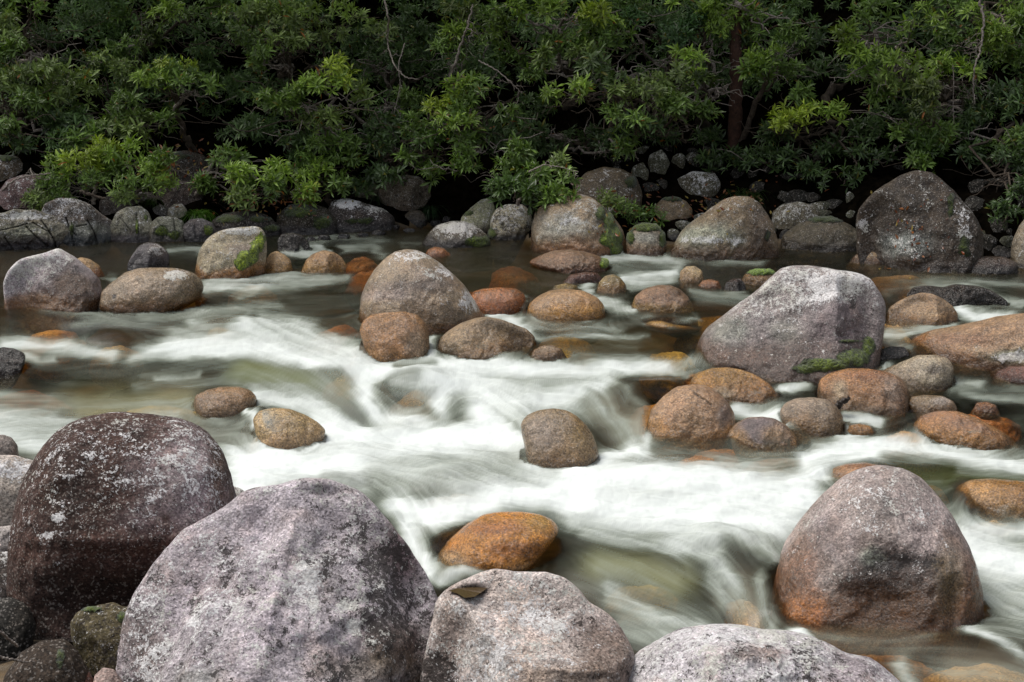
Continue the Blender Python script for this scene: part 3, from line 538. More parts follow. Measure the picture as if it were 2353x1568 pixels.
rock(B_, 'great dark boulder littered with fallen leaves, far bank right', 'boulder',
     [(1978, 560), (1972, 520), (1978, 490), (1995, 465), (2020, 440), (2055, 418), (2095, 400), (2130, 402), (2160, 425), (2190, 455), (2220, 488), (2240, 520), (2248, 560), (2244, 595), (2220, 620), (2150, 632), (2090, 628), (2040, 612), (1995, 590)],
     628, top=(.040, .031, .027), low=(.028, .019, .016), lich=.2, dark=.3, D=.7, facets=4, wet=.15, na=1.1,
     blobs=[(2080, 560, 50, 26, (.25, .28, .26), .7), (2080, 560, 50, 30, 'lich', .5), (2215, 520, 16, 60, 'lich', .6), (1985, 520, 12, 20, 'lich', .8)],
     moss=[(2185, 470, 12, 40, .75), (2215, 570, 26, 40, .7)], mosstone=(.3, .3, .3), res=1.2)
rock(B_, 'grey boulder sliced by the right edge of the far bank', 'boulder',
     [(2325, 600), (2328, 565), (2340, 525), (2360, 500), (2410, 490), (2450, 560), (2430, 625), (2350, 628)], 622, top=(.2, .18, .17), low='darkg', lich=.3)
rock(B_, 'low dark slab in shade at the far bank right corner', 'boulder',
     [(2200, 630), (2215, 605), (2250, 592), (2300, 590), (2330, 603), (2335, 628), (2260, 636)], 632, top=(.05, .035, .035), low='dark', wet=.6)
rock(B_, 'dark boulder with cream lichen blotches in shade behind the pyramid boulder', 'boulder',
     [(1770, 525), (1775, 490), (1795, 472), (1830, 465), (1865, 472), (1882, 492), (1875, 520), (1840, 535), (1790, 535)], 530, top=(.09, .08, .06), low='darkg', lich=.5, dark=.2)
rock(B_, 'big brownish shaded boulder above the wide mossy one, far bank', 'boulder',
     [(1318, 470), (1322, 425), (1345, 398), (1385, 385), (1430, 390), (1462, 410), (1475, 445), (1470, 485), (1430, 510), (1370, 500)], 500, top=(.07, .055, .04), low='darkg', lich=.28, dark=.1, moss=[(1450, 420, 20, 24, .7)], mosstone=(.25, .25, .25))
rock(B_, 'shaded boulder with moss top and tan belly above the moss capped one', 'boulder',
     [(1500, 500), (1503, 475), (1520, 458), (1550, 454), (1575, 462), (1590, 480), (1588, 500), (1550, 512)], 508, top=(.15, .115, .085), low='darkg', lich=.2, moss=[(1545, 458, 34, 8, .85)], mosstone=(.3, .3, .3))
rock(B_, 'boulder crusted with yellow cream lichen high in the dark scree', 'boulder',
     [(1540, 445), (1550, 415), (1590, 395), (1640, 398), (1655, 420), (1650, 448), (1600, 455)], 452, top=(.10, .09, .06), low='darkg', lich=.62, dark=.1, foot=False)
# left outcrop
LO = dict(foot=False, wet=.2, sq=.62)
rock(B_, 'purple brown round boulder on the left bank with pale specks', 'boulder',
     [(2, 470), (5, 440), (25, 415), (60, 405), (90, 408), (112, 425), (118, 460), (100, 485), (50, 492), (15, 488)], 489, top=(.13, .085, .085), low=(.15, .12, .08), lich=.4, **LO)
rock(B_, 'cream lichened boulder with moss at the far left edge under the leaves', 'boulder',
     [(-50, 400), (-30, 370), (0, 360), (35, 362), (58, 380), (60, 405), (20, 425), (-40, 425)], 420, top=(.13, .10, .07), low='darkg', lich=.6, moss=[(15, 365, 30, 10, .8)], mosstone=(.4, .4, .4), **LO)
rock('rock_outcrop', 'leftmost grey green ledge of the cracked left bank outcrop', 'rock',
     [(-60, 560), (-50, 520), (-10, 495), (40, 485), (85, 490), (125, 505), (150, 530), (140, 565), (80, 575), (-20, 578)], 576, top=(.20, .18, .135), low=(.045, .038, .045), lich=.35, band=.14, facets=3, D=.5, blobs=[(50, 497, 70, 8, 'lich', .9), (60, 530, 60, 14, (.27, .29, .23), .6)], na=2.0, cracks=[(1.6, 0.084, [(0, 530), (40, 520), (62, 512)]), (1.9, 0.096, [(60, 520), (80, 540), (110, 565)]), (2.2, 0.120, [(95, 505), (110, 525), (125, 550), (130, 575)]), (1.9, 0.090, [(10, 545), (30, 575)]), (1.6, 0.072, [(75, 510), (110, 530)])], res=3., **LO)
rock('rock_outcrop', 'cracked outcrop block with white specks rising second from the left', 'rock',
     [(98, 555), (100, 500), (112, 470), (140, 457), (180, 460), (210, 475), (235, 500), (262, 520), (262, 552), (200, 562), (130, 568)], 564, top=(.13, .11, .095), low=(.03, .038, .045), lich=.5, band=.14, facets=3, D=.55, na=1.4, blobs=[(190, 525, 60, 16, (.27, .28, .23), .6)], moss=[(165, 525, 6, 26, .7)], mosstone=(.5, .5, .4), cracks=[(1.9, 0.108, [(150, 500), (163, 530), (170, 565)]), (1.9, 0.096, [(200, 505), (215, 530), (225, 560)]), (1.9, 0.072, [(105, 505), (150, 520), (175, 540)]), (1.6, 0.072, [(175, 520), (200, 515)])], res=2.6, **LO)
rock('rock_outcrop', 'pale split block with a moss crack in the left bank outcrop', 'rock',
     [(256, 550), (258, 515), (272, 490), (295, 478), (325, 476), (342, 490), (350, 520), (348, 552), (300, 560)], 558, top=(.22, .21, .16), low=(.06, .05, .055), lich=.35, dark=.2, band=.12, facets=2, moss=[(314, 520, 4, 30, .8), (336, 500, 8, 12, .7)], mosstone=(.9, .9, .7), res=2., cracks=[(1.9, 0.120, [(312, 490), (316, 520), (320, 555)]), (1.6, 0.072, [(275, 500), (300, 530)])], **LO)
rock('rock_outcrop', 'low mossy block right of the pale split block', 'rock',
     [(335, 553), (340, 520), (365, 500), (395, 498), (420, 510), (430, 535), (425, 555), (380, 560)], 557, top=(.16, .16, .12), low=(.07, .06, .05), lich=.3, facets=2, moss=[(370, 530, 22, 14, .9), (400, 540, 20, 12, .8)], mosstone=(.5, .5, .4), res=1.8, cracks=[(1.9, 0.096, [(360, 505), (375, 530), (372, 555)]), (1.9, 0.084, [(398, 500), (405, 550)])], **LO)
rock('rock_outcrop', 'rounded dark block with a moss corner ending the outcrop by the mossy bank', 'rock',
     [(420, 550), (422, 520), (440, 505), (465, 503), (490, 515), (500, 538), (495, 552), (450, 558)], 556, top=(.10, .09, .09), low='dark', lich=.2, moss=[(478, 530, 14, 14, .9)], mosstone=(.7, .7, .5), res=1.8, cracks=[(1.9, 0.084, [(445, 512), (450, 550)])], **LO)
rock(B_, 'small upright cream rock beside the grass tuft on the left bank', 'stone',
     [(385, 500), (388, 480), (402, 470), (420, 470), (430, 485), (428, 505), (400, 512)], 508, top=(.3, .27, .2), low='grey', lich=.4, **LO)
rock(B_, 'wide brown shaded rock under the leafy shrub stems on the left bank', 'boulder',
     [(225, 490), (235, 460), (260, 445), (300, 440), (345, 445), (370, 465), (375, 490), (300, 500)], 496, top=(.11, .09, .08), low='darkg', lich=.35, **LO)
rock(B_, 'dark purple slab leaning behind the left bank shrubs', 'boulder',
     [(350, 470), (365, 440), (400, 415), (440, 420), (465, 445), (470, 480), (420, 490)], 486, top=(.09, .07, .065), low='darkg', lich=.2, facets=2, **LO)
rock(B_, 'dark leaf strewn ledge high on the left bank between the shrubs', 'boulder',
     [(345, 430), (355, 385), (385, 358), (430, 348), (470, 360), (490, 390), (485, 430), (420, 445)], 440, top=(.05, .04, .032), low='darkg', lich=.1, moss=[(400, 358, 50, 12, .8)], mosstone=(.25, .22, .2), **LO)
rock('stone', 'small dark stone piled just above the split block', 'stone', [(348, 498), (352, 478), (370, 470), (388, 480), (388, 500)], 498, top=(.12, .11, .10), low='darkg', lich=.3, **LO)
# mossy bank and dark rocks, centre left
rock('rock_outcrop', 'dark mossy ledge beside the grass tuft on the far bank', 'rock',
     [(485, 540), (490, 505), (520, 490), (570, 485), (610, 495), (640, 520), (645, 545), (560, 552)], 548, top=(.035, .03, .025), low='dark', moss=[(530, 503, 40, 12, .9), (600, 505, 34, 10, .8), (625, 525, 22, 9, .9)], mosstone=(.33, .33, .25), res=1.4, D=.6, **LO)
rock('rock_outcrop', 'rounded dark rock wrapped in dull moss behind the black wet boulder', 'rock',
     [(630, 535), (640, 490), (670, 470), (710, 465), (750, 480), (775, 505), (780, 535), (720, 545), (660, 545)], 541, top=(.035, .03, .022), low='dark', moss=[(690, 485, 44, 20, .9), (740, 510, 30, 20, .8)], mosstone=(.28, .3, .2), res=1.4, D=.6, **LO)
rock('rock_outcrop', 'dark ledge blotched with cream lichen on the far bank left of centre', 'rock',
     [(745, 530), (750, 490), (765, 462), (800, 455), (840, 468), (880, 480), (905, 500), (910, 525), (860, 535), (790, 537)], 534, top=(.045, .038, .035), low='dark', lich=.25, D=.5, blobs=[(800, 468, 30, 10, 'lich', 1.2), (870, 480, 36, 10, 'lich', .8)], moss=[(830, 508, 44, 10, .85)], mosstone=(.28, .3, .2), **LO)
rock(B_, 'big overhanging rock with pinkish lichen face under the leaves, centre left', 'boulder',
     [(868, 450), (875, 425), (900, 408), (935, 402), (965, 408), (985, 425), (990, 448), (970, 465), (930, 475), (890, 468)], 470, top=(.17, .14, .11), low='darkg', lich=.4, dark=.25, facets=2, S=lambda x, y: ground(x, y)+.12, **{'foot': False, 'wet': .1})
rock(B_, 'cream topped rock beside the big overhanging one under the leaves', 'boulder',
     [(815, 462), (818, 440), (835, 424), (860, 420), (875, 430), (872, 455), (850, 466)], 460, top=(.19, .18, .13), low='darkg', lich=.4, **LO)
rock(B_, 'mottled cream lichen rock half hidden in shade left of the blotched ledge', 'boulder',
     [(665, 470), (668, 440), (690, 425), (720, 425), (740, 440), (742, 465), (700, 475)], 470, top=(.12, .11, .07), low='darkg', lich=.5, dark=.1, **LO)
rock(B_, 'small dark boulder at the water edge below the overhanging rock', 'boulder',
     [(925, 515), (928, 495), (945, 483), (968, 485), (982, 500), (982, 518), (950, 524)], 520, top=(.075, .065, .06), low='dark', wet=.4)
# scree in the shade, alike
k = 0
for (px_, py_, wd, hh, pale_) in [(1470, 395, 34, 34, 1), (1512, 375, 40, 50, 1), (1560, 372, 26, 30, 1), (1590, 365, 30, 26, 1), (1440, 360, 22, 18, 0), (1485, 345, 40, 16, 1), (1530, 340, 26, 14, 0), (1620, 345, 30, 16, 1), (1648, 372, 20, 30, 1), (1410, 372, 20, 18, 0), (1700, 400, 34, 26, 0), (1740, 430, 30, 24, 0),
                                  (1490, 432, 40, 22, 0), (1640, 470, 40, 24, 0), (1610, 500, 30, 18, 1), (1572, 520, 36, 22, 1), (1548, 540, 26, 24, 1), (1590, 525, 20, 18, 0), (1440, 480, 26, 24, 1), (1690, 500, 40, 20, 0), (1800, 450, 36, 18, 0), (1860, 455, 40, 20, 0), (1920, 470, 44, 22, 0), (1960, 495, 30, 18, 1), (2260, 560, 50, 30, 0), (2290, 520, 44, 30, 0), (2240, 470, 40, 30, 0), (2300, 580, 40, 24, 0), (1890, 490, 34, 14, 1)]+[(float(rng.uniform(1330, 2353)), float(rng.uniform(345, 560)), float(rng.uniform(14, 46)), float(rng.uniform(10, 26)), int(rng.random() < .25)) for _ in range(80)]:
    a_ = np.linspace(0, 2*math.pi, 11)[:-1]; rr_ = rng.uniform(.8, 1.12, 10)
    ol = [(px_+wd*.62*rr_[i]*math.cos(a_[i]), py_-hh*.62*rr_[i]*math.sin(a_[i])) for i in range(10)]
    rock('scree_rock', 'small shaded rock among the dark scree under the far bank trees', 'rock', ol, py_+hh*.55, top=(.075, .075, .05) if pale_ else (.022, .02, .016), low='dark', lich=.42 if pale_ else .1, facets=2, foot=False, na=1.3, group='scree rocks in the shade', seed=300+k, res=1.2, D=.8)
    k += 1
for (px_, py_, wd, hh) in [(905, 522, 24, 12), (940, 530, 22, 9), (870, 535, 26, 12), (835, 540, 22, 10), (790, 543, 22, 10), (745, 546, 24, 12), (715, 550, 18, 9), (1000, 512, 20, 12), (1025, 505, 18, 12)]:
    a_ = np.linspace(0, 2*math.pi, 11)[:-1]; rr_ = rng.uniform(.8, 1.12, 10)
    ol = [(px_+wd*.62*rr_[i]*math.cos(a_[i]), py_-hh*.62*rr_[i]*math.sin(a_[i])) for i in range(10)]
    rock('pebble', 'small black wet pebble at the water edge of the mossy far bank', 'pebble', ol, py_+hh*.5, top='dark', low='dark', wet=.9, facets=2, foot=False, group='wet pebbles along the far waterline', seed=400+k, res=1.)
    k += 1
# ---- submerged boulders seen through the water
def sub(label, px, py, rx, ry, depth, col, rz=0.):
    P = at_level(np.array(px), np.array(py), W); P2 = at_level(np.array(px), np.array(py-ry), W); sc = np.linalg.norm(P-CAM)/FPX
    a = rx*sc; b = max(abs(P2[1]-P[1]), .5*a); c = .55*min(a, b)+.08
    n, m = 96, 48; th = np.linspace(0, 2*math.pi, n, endpoint=False)[None]; ph = np.linspace(-math.pi/2, math.pi/2, m+1)[:, None]
    U = np.stack([np.cos(ph)*np.cos(th), np.cos(ph)*np.sin(th), np.sin(ph)*np.ones_like(th)], -1).reshape(-1, 3)
    sd = int(px+py); d_ = 1+.14*fbm(U*1.4, 3, sd)+.03*fbm(U*6, 2, sd)
    V = U*np.array([a, b, c])*d_[:, None]
    if rz: V = V@np.array([[math.cos(rz), math.sin(rz), 0], [-math.sin(rz), math.cos(rz), 0], [0, 0, 1]])
    loc = np.array([P[0], P[1], P[2]-depth-.012-V[:, 2].max()]); A = V+loc
    i = np.arange(m)[:, None]; j = np.arange(n)[None]; a0 = i*n+j; a1 = i*n+(j+1) % n
    F = np.stack([a0, a1, a1+n, a0+n], -1).reshape(-1, 4)
    cc = np.array(col)*(1+.2*fbm(A*3, 3, sd))[:, None]
    o = mesh_obj('submerged_boulder', A, F, M_ROCK, dict(rug=np.full(len(A), .2), col=cc.clip(.01, .9), msk=np.tile([0, .05, .6], (len(A), 1))), loc=tuple(loc))
    tag(o, label, 'boulder', None); HEIGHTS.append(A)
AM = (.50, .26, .07); OL = (.42, .30, .08); TN = (.44, .31, .18); RD = (.38, .15, .05)
for s_ in [('amber boulder under the smooth dark water at far left', 120, 745, 75, 20, .05, AM), ('dim golden boulder under the left ripples below the curved glassy wave', 370, 905, 110, 22, .09, OL),
           ('tan boulder under the thin water left of the white crest', 510, 748, 50, 14, .02, TN), ('golden boulder inside the curved glassy wave at left', 265, 785, 60, 18, .03, TN),
           ('broad yellowish boulder under the pale green run at left', 290, 950, 150, 34, .05, (.6, .45, .16)), ('brown boulder under the wisps left of the large dome', 770, 735, 70, 24, .06, RD),
           ('amber boulder under the pour just left of the brown veiled boulder', 800, 852, 60, 28, .03, TN), ('tan boulder inside the white mound below the large dome', 960, 892, 70, 40, .02, TN),
           ('long rusty stone awash behind the small pyramid boulder', 830, 590, 45, 8, .0, RD), ('reddish stone under the calm brown pool behind the large dome', 845, 617, 55, 14, .03, RD),
           ('rust shallow rock in the calm pool right of the large dome', 1120, 640, 90, 16, .10, RD), ('olive stone under the slick below the speckled tan boulder', 1300, 757, 80, 18, .06, OL),
           ('brown stone deep in the calm pool near the long reddish boulder', 1180, 600, 60, 12, .05, RD), ('large amber rock under the lip left of the cracked boulder', 1510, 925, 62, 40, .02, AM),
           ('square amber rock below the surface in the dark slick right of centre', 1545, 795, 66, 36, .05, OL), ('amber shoal left of the low triangular boulder', 2090, 985, 75, 26, .02, AM),
           ('rusty shoal near the right edge around a tiny stone tip', 2260, 940, 90, 22, .03, RD), ('golden rock under the green water behind the tall dome', 2130, 1085, 55, 14, .08, OL),
           ('huge smooth tan boulder under water at the bottom right corner', 2270, 1530, 160, 60, .03, TN), ('brown shelf under the water in front of the tall dome', 2010, 1480, 150, 30, .06, (.35, .19, .1)),
           ('tan rock behind the falling water left of the tall dome', 1715, 1385, 45, 50, .01, TN), ('yellow green rock under the eddy in front of the white rapids', 1480, 1320, 90, 30, .06, (.5, .45, .12)),
           ('tan hump under the white sheet above the amber boulder', 1050, 1130, 100, 32, .015, TN), ('tan hump near the left of the white rapids behind the lavender boulder', 780, 1108, 70, 20, .01, TN),
           ('pale tan rock under the tongue right of the huge round boulder', 620, 1095, 60, 20, .02, TN), ('veiled tan shoulder left of the round pitted boulder', 600, 1000, 40, 40, .02, TN),
           ('golden shelf under the water right of the dark purple crowned boulder', 1560, 1065, 80, 16, .04, OL), ('wide brown shallow rock in front of the great dark boulder', 2060, 628, 90, 14, .01, (.32, .2, .1)),
           ('orange shoal behind the round grey speckled boulder', 1600, 850, 30, 14, .02, AM), ('tan stone under the flow before the right hand peaked boulder', 2060, 740, 30, 22, .02, TN),
           ('brown rock under the smooth run at the lower right shelf', 2300, 1180, 70, 20, .03, TN), ('brown rock under the water left of the angular white boulder', 60, 870, 90, 20, .1, RD),
           ('amber stone under the calm pool beside the pyramid boulder', 1850, 610, 90, 14, .08, OL), ('tan rock under the riffle below the upright mossy boulder', 580, 652, 60, 10, .01, TN),
           ('yellow rock under the slick by the largest mid river boulder', 1640, 700, 80, 18, .1, OL), ('reddish skirt rock under the cracked boulder', 1640, 1020, 90, 22, .03, (.5, .24, .12)),
           ('rusty skirt under the dark purple crowned boulder', 1800, 1040, 90, 16, .03, AM)]:
    sub(*s_)
# ---------------------------------------------------------------- terrain
def grid_sheet(name, xs, ys, fn, mat, **kw):
    X, Y = np.meshgrid(xs, ys); Z = fn(X, Y); V = np.stack([X, Y, Z], -1).reshape(-1, 3); nx = len(xs); ny = len(ys)
    i = np.arange(ny-1)[:, None]; j = np.arange(nx-1)[None]; a = i*nx+j
    F = np.stack([a, a+1, a+nx+1, a+nx], -1).reshape(-1, 4)
    return mesh_obj(name, V, F, mat, **kw)
gxs = np.concatenate([np.linspace(-60, -13, 14)[:-1], np.linspace(-13, 13, 261), np.linspace(13, 60, 14)[1:]])
gys = np.concatenate([np.linspace(-10, 3, 10)[:-1], np.linspace(3, 24, 211), np.linspace(24, 60, 25)[1:]])
g = grid_sheet('ground', gxs, gys, ground, M_GROUND); tag(g, kind='structure')
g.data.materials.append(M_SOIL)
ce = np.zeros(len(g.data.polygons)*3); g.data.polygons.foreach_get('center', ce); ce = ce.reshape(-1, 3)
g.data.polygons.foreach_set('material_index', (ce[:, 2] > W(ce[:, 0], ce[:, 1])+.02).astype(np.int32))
# ---------------------------------------------------------------- water
NX, NY = 1200, 720
us = np.concatenate([np.linspace(-.85, -.43, 61)[:-1], np.linspace(-.43, .43, NX-120), np.linspace(.43, .85, 61)[1:]]); iv = np.linspace(1/4.3, 1/21.5, NY); ys_ = 1/iv
Xg = us[None]*ys_[:, None]; Yg = ys_[:, None]*np.ones((1, NX)); Zg = W(Xg, Yg)
PX, PY = proj(np.stack([Xg, Yg, Zg], -1).reshape(-1, 3)); PX = PX.reshape(NY, NX); PY = PY.reshape(NY, NX)
# terrain/rock height under the sheet
cs = .025; hx0, hy0 = -9.5, 3.8; hw_, hh_ = int(19/cs), int(18/cs)
HM = np.full((hh_, hw_), -9.)
for A in HEIGHTS:
    i = ((A[:, 1]-hy0)/cs).astype(int); j = ((A[:, 0]-hx0)/cs).astype(int); ok = (i >= 0) & (i < hh_) & (j >= 0) & (j < hw_)
    np.maximum.at(HM, (i[ok], j[ok]), A[ok, 2])
for _ in range(2):                              # close the pin holes between vertices
    e = HM < -8; s = np.zeros_like(HM); c = np.zeros_like(HM)
    for dy in (-1, 0, 1):
        for dx in (-1, 0, 1):
            t = np.roll(np.roll(HM, dy, 0), dx, 1); k_ = t > -8; s += np.where(k_, t, 0); c += k_
    f = e & (c >= 4); HM[f] = s[f]/c[f]
gy, gx = np.meshgrid(hy0+(np.arange(hh_)+.5)*cs, hx0+(np.arange(hw_)+.5)*cs, indexing='ij')
HM = np.maximum(HM, ground(gx, gy))
fi = (Yg-hy0)/cs-.5; fj = (Xg-hx0)/cs-.5; i0 = np.clip(fi.astype(int), 0, hh_-2); j0 = np.clip(fj.astype(int), 0, hw_-2); ti = np.clip(fi-i0, 0, 1); tj = np.clip(fj-j0, 0, 1)
def samp(M): return (M[i0, j0]*(1-tj)+M[i0, j0+1]*tj)*(1-ti)+(M[i0+1, j0]*(1-tj)+M[i0+1, j0+1]*tj)*ti
# --- the current: direction strokes
FLOW = [[(0, 700), (120, 730), (250, 745), (330, 790), (200, 800)], [(0, 800), (250, 800), (330, 790)], [(180, 770), (230, 745), (285, 745), (320, 775)], [(90, 705), (300, 745), (450, 735), (560, 745)], [(470, 655), (620, 660), (840, 640)], [(320, 835), (420, 790), (560, 770), (700, 800), (850, 860)],
        [(560, 745), (640, 790), (760, 850), (860, 950)], [(400, 850), (560, 830), (700, 870), (850, 960)], [(620, 900), (720, 930), (850, 985)], [(0, 900), (250, 905), (450, 900)], [(0, 990), (200, 960), (400, 960)], [(420, 960), (560, 990), (610, 1050)], [(700, 780), (780, 800), (850, 850)],
        [(870, 870), (960, 850), (1040, 880), (1000, 960)], [(1000, 830), (1250, 840), (1500, 850), (1640, 840)], [(1030, 860), (1250, 900), (1450, 900), (1560, 850)], [(840, 900), (900, 960), (1000, 1000), (1100, 1010)], [(600, 1060), (800, 1030), (1050, 1060), (1130, 1110)],
        [(1150, 930), (1200, 1000), (1250, 1080), (1310, 1120)], [(900, 1040), (1080, 1060), (1180, 1090), (1300, 1120)], [(1370, 940), (1430, 990), (1480, 1030)], [(1450, 890), (1400, 950), (1440, 1000)], [(1100, 1160), (1400, 1110), (1800, 1140), (2000, 1200)], [(1290, 1080), (1450, 1100), (1800, 1110), (2100, 1080)],
        [(950, 1180), (960, 1240), (960, 1300)], [(1300, 1220), (1450, 1250), (1650, 1340)], [(1280, 1260), (1400, 1340), (1600, 1420), (1750, 1460)], [(1350, 1380), (1480, 1430), (1650, 1560)], [(1560, 1250), (1680, 1260), (1760, 1340), (1770, 1430)], [(1500, 1200), (1700, 1200), (1790, 1280)], [(1600, 1290), (1650, 1330), (1690, 1430)],
        [(1800, 1440), (1950, 1480), (2100, 1520)], [(2180, 1400), (2353, 1480)], [(2190, 1200), (2353, 1230)], [(2200, 1300), (2353, 1330)], [(1850, 1020), (2050, 1040), (2353, 1070)], [(1690, 930), (1790, 905), (1850, 880)], [(1830, 1060), (1950, 1010), (2030, 960)], [(2100, 900), (2353, 900)], [(2020, 780), (2090, 770), (2180, 760)], [(2050, 640), (2200, 650), (2353, 650)], [(2200, 700), (2280, 740), (2353, 740)],
        [(1400, 600), (1560, 598), (1700, 610)], [(1340, 650), (1450, 640), (1560, 630)], [(1430, 700), (1400, 735)], [(1130, 730), (1250, 770), (1500, 770)], [(1180, 690), (1150, 730), (1240, 780)], [(640, 570), (760, 570), (900, 560)], [(470, 590), (400, 575)], [(720, 550), (980, 555)], [(850, 640), (1200, 620)], [(1600, 900), (1560, 960)], [(1600, 820), (1500, 850)], [(1900, 960), (2000, 975), (2100, 965)], [(750, 1100), (850, 1120), (950, 1200)]]
sx = np.full(PX.shape, .25); sy = np.full(PX.shape, .02)
for st in FLOW:
    d, tx, ty = segd(PX, PY, st); w_ = np.exp(-(d/55.)**2)*1.+.25/(1+(d/40.)**2)**2
    tx2 = tx*np.sign(tx+1e-9) if abs(st[0][0]-st[-1][0]) > abs(st[0][1]-st[-1][1]) else tx; ty2 = ty*np.sign(tx+1e-9) if abs(st[0][0]-st[-1][0]) > abs(st[0][1]-st[-1][1]) else ty
    sx += tx2*w_; sy += ty2*w_
l = np.hypot(sx, sy)+1e-6; sx /= l; sy /= l
for (fx, fy, ra, rb) in FOOT:                   # the current parts round every boulder
    ex = (PX-fx)/ra; ey = (PY-fy)/rb; q = np.hypot(ex, ey)+1e-6; nx_ = ex/ra; ny_ = ey/rb; nl = np.hypot(nx_, ny_)+1e-9; nx_ /= nl; ny_ /= nl
    k_ = np.exp(-np.clip(q-1, 0, 9)*2.2)*(q < 4); dn_ = sx*nx_+sy*ny_
    sx -= k_*dn_*nx_; sy -= k_*dn_*ny_
l = np.hypot(sx, sy)+1e-6; sx /= l; sy /= l
# --- streaks by line integral convolution along the current
kx = 1/np.gradient(PX[NY//2])[None]; ky = -(NY-1)/(PY[-1, NX//2]-PY[0, NX//2])
vi = (-sy*ky).astype(np.float32); vj = (sx*kx).astype(np.float32)
def blur(a, r):
    for ax in (0, 1):
        s = 0
        for k_ in range(-r, r+1): s = s+np.roll(a, k_, ax)
        a = s/(2*r+1)
    return a
def lic(noise_, n_, h):
    noise_ = noise_.astype(np.float32); acc = noise_.copy(); I0 = np.repeat(np.arange(NY, dtype=np.float32)[:, None], NX, 1); J0 = np.repeat(np.arange(NX, dtype=np.float32)[None], NY, 0)
    for sgn in (1, -1):
        I = I0.copy(); J = J0.copy(); q = np.arange(NY*NX).reshape(NY, NX)
        for s in range(n_):
            I += np.float32(sgn*h)*vi.ravel()[q]; J += np.float32(sgn*h)*vj.ravel()[q]
            q = np.clip((I+.5).astype(np.int32), 0, NY-1)*NX+np.clip((J+.5).astype(np.int32), 0, NX-1)
            acc += noise_.ravel()[q]*np.float32(1-s/n_)
    acc -= acc.mean(); return acc/acc.std()
wn = rng.normal(size=(NY, NX))
L1 = lic(wn, 34, 1.6); L2_ = lic(blur(rng.normal(size=(NY, NX)), 2), 34, 2.4); L3 = lic(blur(rng.normal(size=(NY, NX)), 6), 26, 4.5)
